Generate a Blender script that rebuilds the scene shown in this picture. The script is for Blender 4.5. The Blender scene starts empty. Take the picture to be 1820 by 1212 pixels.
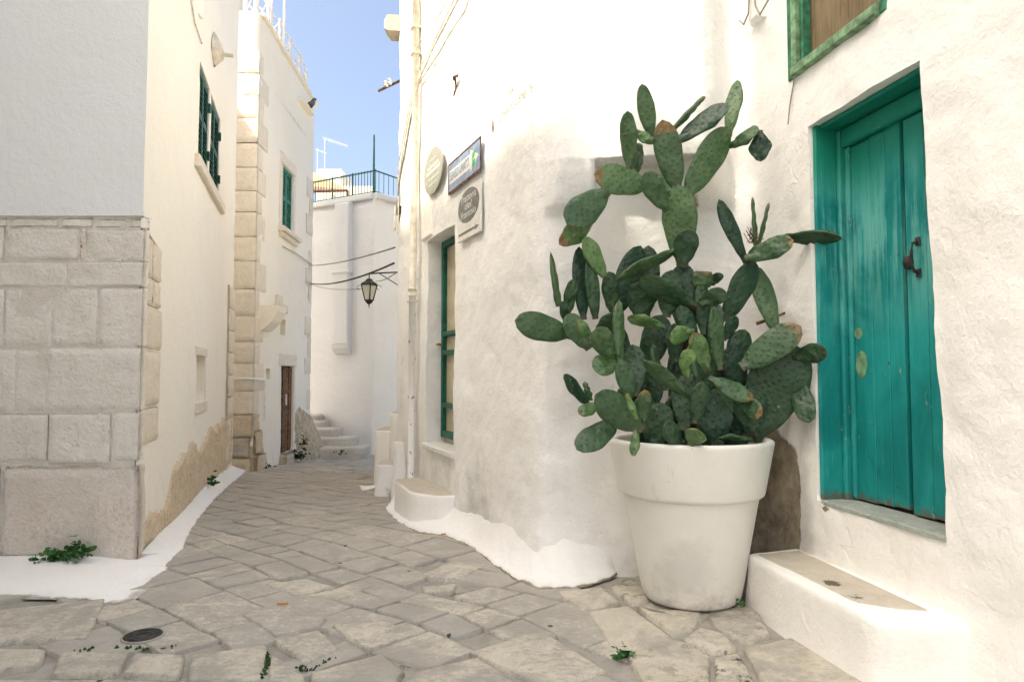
import bpy, bmesh, math, random
from mathutils import Vector, Matrix, noise
random.seed(11)
R = math.radians
SC = bpy.context.scene
COL = SC.collection

# ------------------------------------------------------------------ camera, world, sun, exposure
F = 1213.0                       # focal length in photograph pixels (1820 wide)
CAMH = 1.3
PITCH = math.atan(59.0 / F)
cam_d = bpy.data.cameras.new('camera')
cam_d.sensor_width = 36.0
cam_d.lens = 36.0 * F / 1820.0
cam_d.clip_start, cam_d.clip_end = 0.05, 2000.0
cam = bpy.data.objects.new('camera', cam_d)
COL.objects.link(cam)
cam.location = (0, 0, CAMH)
cam.rotation_euler = (math.pi / 2 + PITCH, 0, 0)
SC.camera = cam

SUN = Vector((-0.785, -0.55, 1.2)).normalized()      # direction towards the sun
world = bpy.data.worlds.new('World')
SC.world = world
world.use_nodes = True
nt = world.node_tree
nt.nodes.clear()
w_out = nt.nodes.new('ShaderNodeOutputWorld')
w_bg = nt.nodes.new('ShaderNodeBackground')
w_sky = nt.nodes.new('ShaderNodeTexSky')
w_sky.sky_type = 'NISHITA'
w_sky.sun_disc = False
w_sky.sun_elevation = math.asin(SUN.z)
w_sky.sun_rotation = math.atan2(SUN.x, SUN.y) % (2 * math.pi)
w_sky.altitude = 300
w_sky.air_density = 0.8
w_sky.dust_density = 8.5
w_sky.ozone_density = 1.0
w_bg.inputs['Strength'].default_value = 0.15
nt.links.new(w_sky.outputs[0], w_bg.inputs[0])
nt.links.new(w_bg.outputs[0], w_out.inputs[0])

sun_d = bpy.data.lights.new('sun', 'SUN')
sun_d.energy = 2.2
sun_d.angle = R(1.2)
sun_d.color = (1.0, 0.94, 0.84)
sun = bpy.data.objects.new('sun', sun_d)
COL.objects.link(sun)
sun.rotation_euler = SUN.to_track_quat('Z', 'Y').to_euler()

SC.view_settings.view_transform = 'Standard'
SC.view_settings.look = 'None'
SC.view_settings.gamma = 1.0
SC.view_settings.use_curve_mapping = False
SC.view_settings.exposure = 1.50
SC.view_settings.use_white_balance = True
SC.view_settings.white_balance_temperature = 6800
SC.view_settings.white_balance_tint = 6
SC.render.engine = 'CYCLES'
SC.cycles.max_bounces = 10
SC.cycles.diffuse_bounces = 6
SC.cycles.sample_clamp_indirect = 8.0

# ------------------------------------------------------------------ measuring helpers
CT, ST = math.cos(PITCH), math.sin(PITCH)


def ray(u, v):
    cx, cy = (u - 910.0) / F, (606.0 - v) / F
    return Vector((cx, CT - cy * ST, ST + cy * CT))


def P(u, v, d):
    """The point seen at pixel (u, v) that lies d metres ahead."""
    r = ray(u, v)
    return Vector((0, 0, CAMH)) + r * (d / r.y)


SLOPE, YB = 0.058, 5.5


def zg(y):
    return 0.0 if y < YB else -SLOPE * (y - YB)


def G(u, v):
    """The point of the street seen at pixel (u, v)."""
    r = ray(u, v)
    t = -CAMH / r.z if r.z < 0 else 60.0
    if r.y * t > YB or r.z >= 0:
        den = r.z + SLOPE * r.y
        t = (SLOPE * YB - CAMH) / den
    p = Vector((0, 0, CAMH)) + r * t
    return p


def on_wall(u, v, p0, dr):
    """(s, z) where pixel (u, v) meets the upright plane through p0 along dr."""
    r = ray(u, v)
    n = Vector((dr[1], -dr[0], 0))
    t = n.dot(Vector((p0[0], p0[1], 0))) / n.dot(r)
    q = r * t
    s = (q.x - p0[0]) * dr[0] + (q.y - p0[1]) * dr[1]
    return s, CAMH + q.z


def fbm(p, o=4):
    return noise.fractal(p, 1.0, 2.0, o)


# ------------------------------------------------------------------ materials
MATS = {}


class NB:
    """Small node-building helper."""

    def __init__(self, name):
        self.m = bpy.data.materials.new(name)
        self.m.use_nodes = True
        self.t = self.m.node_tree
        self.t.nodes.clear()
        self.out = self.t.nodes.new('ShaderNodeOutputMaterial')
        self.b = self.t.nodes.new('ShaderNodeBsdfPrincipled')
        self.t.links.new(self.b.outputs[0], self.out.inputs[0])
        MATS[name] = self.m

    def n(self, kind, **kw):
        nd = self.t.nodes.new('ShaderNode' + kind)
        for k, v in kw.items():
            setattr(nd, k, v)
        return nd

    def set(self, sock, v):
        if hasattr(v, 'is_linked') or isinstance(v, bpy.types.NodeSocket):
            self.t.links.new(v, sock)
        else:
            sock.default_value = v

    def coord(self, kind='Object'):
        return self.n('TexCoord').outputs[kind]

    def pos(self):
        return self.n('NewGeometry').outputs['Position']

    def mapping(self, vec, scale=(1, 1, 1), rot=(0, 0, 0), loc=(0, 0, 0)):
        m = self.n('Mapping')
        self.set(m.inputs[0], vec)
        m.inputs['Scale'].default_value = scale
        m.inputs['Rotation'].default_value = rot
        m.inputs['Location'].default_value = loc
        return m.outputs[0]

    def noise(self, vec, scale, detail=4, rough=0.55, dist=0.0):
        n = self.n('TexNoise')
        self.set(n.inputs['Vector'], vec)
        n.inputs['Scale'].default_value = scale
        n.inputs['Detail'].default_value = detail
        n.inputs['Roughness'].default_value = rough
        n.inputs['Distortion'].default_value = dist
        return n.outputs['Fac']

    def voro(self, vec, scale, feature='F1', rnd=1.0, dims='3D'):
        n = self.n('TexVoronoi', feature=feature, voronoi_dimensions=dims)
        self.set(n.inputs['Vector'], vec)
        n.inputs['Scale'].default_value = scale
        n.inputs['Randomness'].default_value = rnd
        return n.outputs['Distance']

    def math(self, op, a, b=0.0, c=0.0, clamp=False):
        n = self.n('Math', operation=op, use_clamp=clamp)
        self.set(n.inputs[0], a)
        self.set(n.inputs[1], b)
        self.set(n.inputs[2], c)
        return n.outputs[0]

    def rng(self, f, a, b, lo=0.0, hi=1.0):
        n = self.n('MapRange', interpolation_type='SMOOTHSTEP')
        self.set(n.inputs['Value'], f)
        n.inputs['From Min'].default_value = a
        n.inputs['From Max'].default_value = b
        n.inputs['To Min'].default_value = lo
        n.inputs['To Max'].default_value = hi
        return n.outputs['Result']

    def mix(self, f, a, b):
        n = self.n('Mix', data_type='RGBA')
        self.set(n.inputs[0], f)
        self.set(n.inputs[6], a if not isinstance(a, tuple) else (*a[:3], 1))
        self.set(n.inputs[7], b if not isinstance(b, tuple) else (*b[:3], 1))
        return n.outputs[2]

    def attr(self, name, kind='GEOMETRY', out='Fac'):
        n = self.n('Attribute', attribute_type=kind)
        n.attribute_name = name
        return n.outputs[out]

    def rand(self):
        return self.n('ObjectInfo').outputs['Random']

    def bump(self, h, dist=0.01, strength=1.0, prev=None):
        n = self.n('Bump')
        n.inputs['Strength'].default_value = strength
        n.inputs['Distance'].default_value = dist
        self.set(n.inputs['Height'], h)
        if prev is not None:
            self.set(n.inputs['Normal'], prev)
        return n.outputs[0]

    def done(self, col, rough=0.8, normal=None, spec=0.3, metal=0.0):
        self.set(self.b.inputs['Base Color'], col if not isinstance(col, tuple) else (*col[:3], 1))
        self.set(self.b.inputs['Roughness'], rough)
        self.b.inputs['Specular IOR Level'].default_value = spec
        self.b.inputs['Metallic'].default_value = metal
        if normal is not None:
            self.set(self.b.inputs['Normal'], normal)
        return self.m


def plain(name, col, rough=0.7, metal=0.0, spec=0.35, var=0.18, scale=14.0, bump=0.002):
    b = NB(name)
    p = b.coord()
    f = b.noise(p, scale, 5)
    dark = tuple(c * (1 - var * 1.6) for c in col)
    lite = tuple(min(1, c * (1 + var)) for c in col)
    c = b.mix(b.rng(f, 0.3, 0.7), dark, lite)
    nrm = b.bump(b.noise(p, scale * 3, 4), bump)
    return b.done(c, rough, nrm, spec, metal)


def whitewash(name, base, stain, bare=(0.27, 0.23, 0.165), amount=1.0, grain=1.0):
    """Lime-washed plaster; vertex attribute 'dirt' lays bare old stone, 'grime' stains it."""
    b = NB(name)
    p = b.pos()
    big = b.noise(p, 0.9, 5, 0.6, 0.4)
    mid = b.noise(p, 5.0, 6, 0.65)
    fine = b.noise(p, 55.0, 4, 0.6)
    run = b.noise(b.mapping(p, (9, 9, 0.7)), 1.0, 5, 0.6)
    c = b.mix(b.rng(big, 0.35, 0.75, 0, 0.75 * amount), base, stain)
    c = b.mix(b.rng(run, 0.56, 0.8, 0, 0.42 * amount), c, tuple(x * 0.86 for x in stain))
    c = b.mix(b.rng(fine, 0.62, 0.78, 0, 0.10 * amount), c, tuple(x * 0.6 for x in stain))
    # flaking edges: thin irregular contour lines of older coats
    cont = b.math('ABSOLUTE', b.math('SUBTRACT', b.noise(p, 1.7, 4, 0.6, 0.6), 0.5))
    mask = b.rng(b.noise(p, 0.8, 2), 0.56, 0.66)
    line = b.math('MULTIPLY', b.rng(cont, 0.001, 0.010, 1, 0), mask)
    c = b.mix(b.math('MULTIPLY', line, 0.05 * amount), c, tuple(x * 0.55 for x in stain))
    vs = b.voro(p, 11.0)
    spot = b.math('MULTIPLY', b.rng(vs, 0.04, 0.09, 1, 0), b.rng(b.noise(p, 2.3, 3), 0.60, 0.66))
    c = b.mix(b.math('MULTIPLY', spot, 0.55), c, tuple(x * 0.35 for x in stain))
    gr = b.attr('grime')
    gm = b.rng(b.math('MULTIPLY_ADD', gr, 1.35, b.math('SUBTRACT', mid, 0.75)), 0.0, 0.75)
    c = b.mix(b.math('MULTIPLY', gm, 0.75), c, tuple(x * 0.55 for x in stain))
    dm = b.attr('dirt')
    dmask = b.rng(b.math('ADD', dm, b.math('MULTIPLY', b.math('SUBTRACT', mid, 0.5), 0.9)), 0.42, 0.58)
    stone = b.mix(b.rng(b.noise(p, 14.0, 6, 0.7), 0.3, 0.7), tuple(x * 0.62 for x in bare), tuple(x * 1.3 for x in bare))
    stone = b.mix(b.rng(b.noise(p, 3.0, 3), 0.5, 0.7, 0, 0.45), stone, tuple(x * 2.0 for x in bare))
    c = b.mix(dmask, c, stone)
    h = b.math('ADD', b.math('MULTIPLY', mid, 0.9), b.math('MULTIPLY', fine, 0.12 * grain))
    h = b.math('ADD', h, b.math('MULTIPLY', b.noise(p, 19.0, 4, 0.6), 0.28 * grain))
    h = b.math('SUBTRACT', h, b.math('MULTIPLY', line, 0.10))
    h = b.math('SUBTRACT', h, b.math('MULTIPLY', dmask, 0.25))
    nrm = b.bump(h, 0.022, 0.75)
    return b.done(c, 0.9, nrm, 0.15)


whitewash('limewash', (0.85, 0.845, 0.82), (0.80, 0.775, 0.72), amount=0.9)
whitewash('cream_plaster', (0.90, 0.865, 0.79), (0.86, 0.81, 0.71), amount=0.7, grain=0.5)
whitewash('grey_plaster', (0.83, 0.85, 0.855), (0.79, 0.80, 0.795), amount=0.35, grain=0.6)
whitewash('far_plaster', (0.90, 0.845, 0.735), (0.86, 0.78, 0.645), bare=(0.46, 0.38, 0.26), amount=0.8)
whitewash('shade_plaster', (0.70, 0.695, 0.68), (0.66, 0.65, 0.625), amount=0.5)  # greyer copy for the back house front, its shade put into the colour
whitewash('footing_white', (0.87, 0.86, 0.835), (0.82, 0.79, 0.74), bare=(0.38, 0.355, 0.31), amount=0.7)


def limestone(name, a, c_, spots, scale=1.0, per=0.35):
    b = NB(name)
    p = b.pos()
    rnd = b.rand()
    f = b.noise(p, 7 * scale, 6, 0.7)
    g = b.noise(p, 38 * scale, 5, 0.65)
    c = b.mix(b.rng(f, 0.3, 0.72), a, c_)
    c = b.mix(b.math('MULTIPLY', rnd, per), c, tuple(x * 0.78 for x in a))
    c = b.mix(b.rng(g, 0.56, 0.74, 0, 0.5), c, spots)
    pits = b.rng(b.voro(p, 42 * scale), 0.05, 0.22, 1, 0)
    pm = b.math('MULTIPLY', pits, b.rng(b.noise(p, 9 * scale, 3), 0.5, 0.6))
    c = b.mix(b.math('MULTIPLY', pm, 0.5), c, tuple(x * 0.45 for x in spots))
    rust = b.math('MULTIPLY', b.attr('rust'), b.rng(b.noise(p, 26 * scale, 5, 0.7), 0.48, 0.62))
    c = b.mix(rust, c, (0.42, 0.17, 0.06))
    soot = b.rng(b.math('ADD', b.attr('soot'), b.math('MULTIPLY', b.math('SUBTRACT', b.noise(p, 30 * scale, 5, 0.7), 0.5), 0.9)), 0.42, 0.62)
    c = b.mix(b.math('MULTIPLY', soot, 0.85), c, (0.07, 0.06, 0.035))
    h = b.math('ADD', f, b.math('MULTIPLY', g, 0.4))
    h = b.math('SUBTRACT', h, b.math('MULTIPLY', pm, 0.5))
    nrm = b.bump(h, 0.028, 0.95)
    return b.done(c, 0.92, nrm, 0.15)


limestone('ashlar', (0.80, 0.76, 0.68), (0.87, 0.84, 0.775), (0.71, 0.65, 0.55), per=0.13)
limestone('base_stone', (0.80, 0.72, 0.625), (0.86, 0.81, 0.735), (0.71, 0.53, 0.39), 1.4)
limestone('warm_stone', (0.80, 0.715, 0.585), (0.87, 0.805, 0.70), (0.71, 0.60, 0.45), 1.2, per=0.2)
limestone('rubble', (0.68, 0.555, 0.39), (0.80, 0.70, 0.535), (0.52, 0.375, 0.225), 1.3)
limestone('mortar', (0.82, 0.775, 0.69), (0.87, 0.83, 0.75), (0.75, 0.69, 0.59), 2.0)
limestone('grey_stone', (0.52, 0.47, 0.39), (0.66, 0.61, 0.52), (0.38, 0.345, 0.28), 1.3)
limestone('step_stone', (0.58, 0.52, 0.42), (0.66, 0.61, 0.52), (0.45, 0.40, 0.31), 1.6)


def paving():
    b = NB('paving')
    p = b.pos()
    rnd = b.rand()
    clean = b.attr('clean', 'OBJECT')
    grit = b.noise(p, 90, 4, 0.7)
    f = b.noise(p, 6.5, 7, 0.72, 0.6)
    streak = b.noise(b.mapping(p, (20, 34, 16), (0, 0, R(-15))), 1.0, 7, 0.78, 0.5)
    grey = b.mix(b.rng(f, 0.3, 0.7), (0.42, 0.395, 0.345), (0.53, 0.50, 0.44))
    cream = b.mix(b.rng(f, 0.3, 0.7), (0.56, 0.51, 0.41), (0.70, 0.65, 0.54))
    lev = b.math('ADD', b.math('MULTIPLY', clean, 0.62), b.math('MULTIPLY', b.math('SUBTRACT', rnd, 0.5), 0.22))
    wear = b.math('ADD', lev, b.math('MULTIPLY', b.math('SUBTRACT', streak, 0.5), 1.7))
    wear = b.math('ADD', wear, b.math('MULTIPLY', b.math('SUBTRACT', f, 0.5), 0.8))
    c = b.mix(b.rng(wear, 0.26, 0.52), grey, cream)
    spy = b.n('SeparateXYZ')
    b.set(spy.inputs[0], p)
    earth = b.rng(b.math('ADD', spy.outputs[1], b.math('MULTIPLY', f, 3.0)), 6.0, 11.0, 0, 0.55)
    smear = b.rng(b.noise(p, 1.3, 5, 0.65, 0.4), 0.50, 0.60, 0, 0.8)
    c = b.mix(smear, c, b.mix(b.rng(grit, 0.3, 0.7), (0.37, 0.35, 0.305), (0.44, 0.415, 0.365)))
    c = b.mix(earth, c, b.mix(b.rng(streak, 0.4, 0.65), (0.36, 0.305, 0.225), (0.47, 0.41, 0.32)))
    c = b.mix(b.rng(grit, 0.54, 0.72, 0, 0.5), c, (0.19, 0.17, 0.14))
    spots = b.math('MULTIPLY', b.rng(b.voro(p, 4.3), 0.045, 0.075, 1, 0), b.rng(b.noise(p, 1.1, 2), 0.46, 0.52))
    c = b.mix(b.math('MULTIPLY', spots, 0.9), c, (0.035, 0.035, 0.034))
    c = b.mix(b.math('MULTIPLY', b.attr('black', 'OBJECT'), b.rng(b.noise(p, 9, 6, 0.75), 0.52, 0.62)), c, (0.06, 0.055, 0.04))
    h = b.math('ADD', b.math('MULTIPLY', streak, 0.8), b.math('MULTIPLY', grit, 0.25))
    h = b.math('ADD', h, b.math('MULTIPLY', f, 0.7))
    nrm = b.bump(h, 0.02, 0.95)
    return b.done(c, b.rng(f, 0.3, 0.7, 0.62, 0.85), nrm, 0.25)


paving()


def cement():
    b = NB('cement')
    p = b.pos()
    f = b.noise(p, 5, 7, 0.7, 0.5)
    g = b.noise(p, 80, 4, 0.7)
    c = b.mix(b.rng(f, 0.3, 0.7), (0.29, 0.272, 0.235), (0.40, 0.378, 0.33))
    c = b.mix(b.rng(g, 0.55, 0.75, 0, 0.5), c, (0.12, 0.115, 0.10))
    c = b.mix(b.math('MULTIPLY', b.rng(b.noise(p, 3.2, 4), 0.60, 0.68), b.rng(g, 0.4, 0.6)), c, (0.06, 0.075, 0.03))
    nrm = b.bump(b.math('ADD', f, b.math('MULTIPLY', g, 0.4)), 0.012, 0.8)
    return b.done(c, 0.9, nrm, 0.2)


cement()


def cactus_mat(name, woody=False):
    b = NB(name)
    o = b.coord('Object')
    dims = b.attr('dims', 'OBJECT', 'Vector')
    mv = b.n('VectorMath', operation='MULTIPLY')
    b.set(mv.inputs[0], o)
    b.set(mv.inputs[1], dims)
    vec = mv.outputs[0]
    rnd = b.rand()
    off = b.n('VectorMath', operation='ADD')
    b.set(off.inputs[0], vec)
    cmb = b.n('CombineXYZ')
    b.set(cmb.inputs[0], b.math('MULTIPLY', rnd, 7.0))
    b.set(cmb.inputs[1], b.math('MULTIPLY', rnd, 3.0))
    b.set(cmb.inputs[2], b.math('MULTIPLY', rnd, 9.0))
    b.set(off.inputs[1], cmb.outputs[0])
    jv = off.outputs[0]
    # areoles: a staggered lattice over the flat of the pad
    sep = b.n('SeparateXYZ')
    b.set(sep.inputs[0], vec)
    c2 = b.n('CombineXYZ')
    b.set(c2.inputs[0], sep.outputs[0])
    b.set(c2.inputs[1], sep.outputs[2])
    lat = b.mapping(c2.outputs[0], (1, 1, 1), (0, 0, R(45)))
    d = b.voro(lat, 27.0, 'F1', 0.5, '2D')
    tub = b.rng(d, 0.08, 0.5, 1, 0)
    dot = b.rng(d, 0.09, 0.16, 1, 0)
    n1 = b.noise(jv, 9, 5, 0.6)
    n2 = b.noise(jv, 45, 4, 0.6)
    tone = b.attr('tone', 'OBJECT')
    scar = b.attr('scar', 'OBJECT')
    if woody:
        c = b.mix(b.rng(b.noise(b.mapping(jv, (3, 3, 1)), 14, 6, 0.7), 0.3, 0.7), (0.035, 0.026, 0.017), (0.11, 0.08, 0.048))
        nrm = b.bump(b.noise(b.mapping(jv, (3, 3, 1)), 24, 5, 0.7), 0.012)
        return b.done(c, 0.9, nrm, 0.2)
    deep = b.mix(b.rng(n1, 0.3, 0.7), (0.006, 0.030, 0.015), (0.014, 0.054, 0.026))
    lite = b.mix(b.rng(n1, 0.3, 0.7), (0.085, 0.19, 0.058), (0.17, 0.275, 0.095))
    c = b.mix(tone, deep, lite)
    c = b.mix(b.rng(n2, 0.58, 0.75, 0, 0.25), c, (0.05, 0.12, 0.055))
    c = b.mix(b.math('MULTIPLY', dot, 0.55), c, (0.03, 0.035, 0.02))
    # dust bloom, dry wrinkles and a woody heel
    c = b.mix(b.rng(b.noise(jv, 5.5, 6, 0.7), 0.50, 0.72, 0, 0.24), c, (0.12, 0.18, 0.115))
    wr = b.noise(b.mapping(jv, (60, 60, 9)), 1.0, 4, 0.65)
    c = b.mix(b.rng(wr, 0.60, 0.74, 0, 0.35), c, (0.02, 0.04, 0.02))
    c = b.mix(b.math('MULTIPLY', b.rng(b.attr('tip'), 0.0, 0.13, 1, 0), b.rng(n2, 0.35, 0.6)), c, (0.10, 0.075, 0.04))
    # corky rim and scarred tip
    rim = b.attr('rim')
    rm = b.rng(b.math('ADD', b.math('MULTIPLY_ADD', scar, 0.10, rim), b.math('MULTIPLY', b.math('SUBTRACT', b.noise(jv, 22, 4, 0.7), 0.5), 0.34)), 0.90, 0.98)
    c = b.mix(b.math('MULTIPLY', rm, 0.75), c, (0.23, 0.15, 0.065))
    tip = b.attr('tip')
    tm = b.rng(b.math('ADD', b.math('ADD', tip, b.math('MULTIPLY', b.math('SUBTRACT', scar, 1.0), 0.6)),
                      b.math('MULTIPLY', b.math('SUBTRACT', b.noise(jv, 17, 5, 0.7), 0.5), 0.5)), 0.80, 0.90)
    tcol = b.mix(b.rng(b.noise(jv, 30, 4), 0.35, 0.65), (0.22, 0.14, 0.035), (0.12, 0.075, 0.04))
    c = b.mix(tm, c, tcol)
    warts = b.math('MULTIPLY', b.rng(b.voro(jv, 13), 0.06, 0.11, 1, 0), b.rng(b.noise(jv, 6, 2), 0.55, 0.62))
    c = b.mix(warts, c, (0.34, 0.31, 0.20))
    h = b.math('ADD', b.math('MULTIPLY', tub, 0.26), b.math('MULTIPLY', n1, 1.2))
    h = b.math('ADD', h, b.math('MULTIPLY', dot, 0.45))
    h = b.math('ADD', h, b.math('MULTIPLY', wr, 0.30))
    nrm = b.bump(h, 0.008, 0.8)
    return b.done(c, b.rng(n1, 0.3, 0.7, 0.36, 0.55), nrm, 0.45)


cactus_mat('cactus_pad')
cactus_mat('cactus_wood', True)


def door_paint():
    b = NB('door_paint')
    p = b.pos()
    sp = b.n('SeparateXYZ')
    b.set(sp.inputs[0], p)
    st = b.noise(b.mapping(p, (30, 30, 1.3)), 1.0, 6, 0.65)
    pat = b.noise(b.mapping(p, (3, 3, 1.6)), 1.0, 5, 0.6, 0.5)
    c = b.mix(b.rng(pat, 0.3, 0.7), (0.0, 0.165, 0.158), (0.014, 0.30, 0.285))
    # greener upper boards, with the shade near the top put into the colour
    green = b.rng(b.math('ADD', sp.outputs[2], b.math('MULTIPLY', b.math('SUBTRACT', pat, 0.5), 0.9)), 2.15, 2.6)
    c = b.mix(b.math('MULTIPLY', green, 0.8), c, (0.004, 0.20, 0.125))
    # sun-bleached band across the middle of the door
    zb = b.math('ABSOLUTE', b.math('SUBTRACT', sp.outputs[2], 1.98))
    bl = b.math('MULTIPLY', b.rng(zb, 0.05, 0.55, 1, 0), b.rng(b.math('ADD', st, b.math('SUBTRACT', pat, 0.5)), 0.36, 0.62))
    c = b.mix(b.math('MULTIPLY', bl, 0.75), c, (0.15, 0.44, 0.40))
    c = b.mix(b.rng(st, 0.58, 0.76, 0, 0.5), c, (0.0, 0.10, 0.09))
    ch = b.math('MULTIPLY', b.rng(b.voro(b.mapping(p, (1, 1, 0.6)), 13), 0.05, 0.10, 1, 0), b.rng(b.noise(p, 4, 3), 0.52, 0.58))
    c = b.mix(ch, c, (0.05, 0.04, 0.03))
    foot = b.rng(b.math('ADD', sp.outputs[2], b.math('MULTIPLY', b.math('SUBTRACT', b.noise(p, 22, 5), 0.5), 0.16)), 0.63, 0.66, 1, 0)
    c = b.mix(b.math('MULTIPLY', foot, 0.8), c, (0.12, 0.09, 0.06))
    flk = b.math('MULTIPLY', b.rng(b.noise(b.mapping(p, (1, 1, 0.45)), 26, 6, 0.7), 0.63, 0.65), b.rng(b.noise(p, 2.6, 3), 0.48, 0.58))
    c = b.mix(b.math('MULTIPLY', flk, 0.85), c, (0.20, 0.36, 0.29))
    scr = b.rng(b.noise(b.mapping(p, (90, 90, 2.2)), 1.0, 4, 0.6), 0.69, 0.73, 0, 0.6)
    c = b.mix(scr, c, (0.22, 0.50, 0.43))
    nrm = b.bump(b.math('SUBTRACT', b.math('ADD', st, b.math('MULTIPLY', pat, 0.3)), b.math('MULTIPLY', flk, 0.3)), 0.006, 0.8)
    return b.done(c, 0.62, nrm, 0.3)


door_paint()
limestone('sill_green', (0.33, 0.37, 0.33), (0.47, 0.49, 0.44), (0.16, 0.22, 0.19), 1.4)
plain('gap_dark', (0.02, 0.02, 0.018), 0.9)
plain('iron', (0.05, 0.048, 0.043), 0.6, 0.3, var=0.4)
plain('rust_iron', (0.16, 0.09, 0.05), 0.85, 0.1, var=0.5, scale=30)
plain('brass', (0.55, 0.36, 0.10), 0.3, 0.9)
plain('green_paint', (0.008, 0.10, 0.065), 0.5, var=0.25)
plain('teal_shutter', (0.012, 0.19, 0.135), 0.55, var=0.25)
plain('dark_shutter', (0.012, 0.085, 0.055), 0.55, var=0.3)
plain('pale_green', (0.17, 0.30, 0.165), 0.6, var=0.3, scale=20)
plain('mid_green', (0.03, 0.16, 0.085), 0.6, var=0.3, scale=20)
plain('curtain', (0.50, 0.44, 0.31), 0.25, spec=0.5, var=0.08, scale=5)
plain('pot_white', (0.74, 0.725, 0.675), 0.5, var=0.05, scale=6, bump=0.0015)
plain('soil', (0.045, 0.035, 0.025), 0.95, var=0.5, scale=40, bump=0.01)
plain('pipe_cream', (0.72, 0.66, 0.54), 0.7, var=0.12)
plain('cable_grey', (0.28, 0.26, 0.22), 0.7)
plain('cable_cream', (0.62, 0.56, 0.45), 0.8)
plain('cable_dark', (0.045, 0.045, 0.04), 0.7)
plain('white_metal', (0.80, 0.79, 0.77), 0.5, var=0.06)
plain('sign_white', (0.74, 0.73, 0.68), 0.45, var=0.06)
plain('sign_grey', (0.20, 0.20, 0.175), 0.5, var=0.12)
plain('sign_blue', (0.26, 0.33, 0.45), 0.5, var=0.2)
plain('sign_oval', (0.36, 0.36, 0.30), 0.4, var=0.1)
plain('sign_text', (0.70, 0.70, 0.68), 0.5, var=0.05)
plain('sign_green', (0.09, 0.52, 0.13), 0.5)
plain('street_letters', (0.36, 0.31, 0.23), 0.9, var=0.2, scale=40)
plain('awning', (0.52, 0.36, 0.21), 0.8, var=0.1)
plain('terracotta', (0.34, 0.15, 0.09), 0.8)
plain('old_wood', (0.17, 0.085, 0.032), 0.75, var=0.45, scale=16)
plain('dark_wood', (0.035, 0.028, 0.02), 0.8, var=0.4)
plain('leaf', (0.045, 0.16, 0.03), 0.6, var=0.45, scale=30)
plain('dark_leaf', (0.02, 0.055, 0.018), 0.6, var=0.4, scale=30)
plain('moss', (0.05, 0.10, 0.015), 0.9, var=0.5, scale=60, bump=0.01)
plain('pigeon', (0.10, 0.11, 0.13), 0.7, var=0.4)
plain('ceramic', (0.75, 0.76, 0.75), 0.3)
plain('filter_orange', (0.62, 0.23, 0.06), 0.8)
plain('lamp_stone', (0.66, 0.60, 0.49), 0.8, var=0.12)


def screen_mat():
    b = NB('brown_screen')
    p = b.pos()
    w = b.noise(b.mapping(p, (60, 60, 5)), 1.0, 4, 0.6)
    f = b.noise(p, 3.0, 3)
    c = b.mix(b.rng(w, 0.3, 0.7), (0.11, 0.075, 0.035), (0.21, 0.15, 0.08))
    c = b.mix(b.rng(f, 0.4, 0.7, 0, 0.5), c, (0.27, 0.21, 0.13))
    return b.done(c, 0.55, b.bump(w, 0.002), 0.3)


screen_mat()


def pipe_paint():
    b = NB('pipe_peeling')
    p = b.pos()
    f = b.noise(b.mapping(p, (22, 22, 9)), 1.0, 5, 0.65)
    c = b.mix(b.rng(f, 0.615, 0.64), (0.80, 0.78, 0.74), (0.05, 0.06, 0.06))
    return b.done(c, 0.7, None, 0.3)


pipe_paint()


def pot_mat():
    b = NB('pot_plastic')
    p = b.coord('Object')
    sp = b.n('SeparateXYZ')
    b.set(sp.inputs[0], p)
    f = b.noise(p, 4, 5, 0.6)
    # scuffed grey smear low on the front, a mark of its own
    dx = b.math('ADD', sp.outputs[0], 0.10)
    e = b.math('ADD', b.math('MULTIPLY', b.math('MULTIPLY', dx, dx), 32.0),
               b.math('MULTIPLY', b.math('POWER', b.math('ABSOLUTE', b.math('SUBTRACT', sp.outputs[2], 0.24)), 2.0), 22.0))
    sm = b.math('MULTIPLY', b.rng(b.math('ADD', e, b.math('MULTIPLY', b.math('SUBTRACT', b.noise(p, 11, 6, 0.7), 0.5), 1.5)), 0.0, 1.0, 1, 0),
                b.rng(sp.outputs[1], -0.05, -0.15))
    c = b.mix(b.rng(f, 0.3, 0.7, 0, 0.5), (0.75, 0.735, 0.68), (0.70, 0.68, 0.62))
    c = b.mix(b.math('MULTIPLY', sm, 0.34), c, (0.36, 0.35, 0.32))
    dirt = b.math('MULTIPLY', b.rng(sp.outputs[2], 0.0, 0.24, 1, 0), b.rng(b.noise(p, 13, 7, 0.75), 0.40, 0.70))
    c = b.mix(b.math('MULTIPLY', dirt, 0.6), c, (0.42, 0.35, 0.27))
    drip = b.math('MULTIPLY', b.rng(b.noise(b.mapping(p, (26, 26, 1.2)), 1.0, 5, 0.65), 0.56, 0.72), b.rng(b.noise(p, 3.0, 3), 0.42, 0.6))
    c = b.mix(b.math('MULTIPLY', drip, 0.30), c, (0.46, 0.43, 0.37))
    fleck = b.math('MULTIPLY', b.rng(b.voro(p, 16), 0.04, 0.07, 1, 0), b.rng(b.noise(p, 5, 3), 0.54, 0.6))
    c = b.mix(b.math('MULTIPLY', fleck, 0.7), c, (0.25, 0.22, 0.18))
    sc = b.rng(b.noise(b.mapping(p, (60, 60, 4)), 1.0, 3), 0.68, 0.74, 0, 0.25)
    c = b.mix(sc, c, (0.5, 0.48, 0.44))
    nrm = b.bump(b.noise(p, 60, 4), 0.001)
    return b.done(c, b.rng(f, 0.3, 0.7, 0.38, 0.55), nrm, 0.4)


pot_mat()


def glass_mat():
    b = NB('lantern_glass')
    b.b.inputs['Base Color'].default_value = (0.80, 0.80, 0.62, 1)
    b.b.inputs['Roughness'].default_value = 0.25
    b.b.inputs['Alpha'].default_value = 0.55
    return b.m


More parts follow.
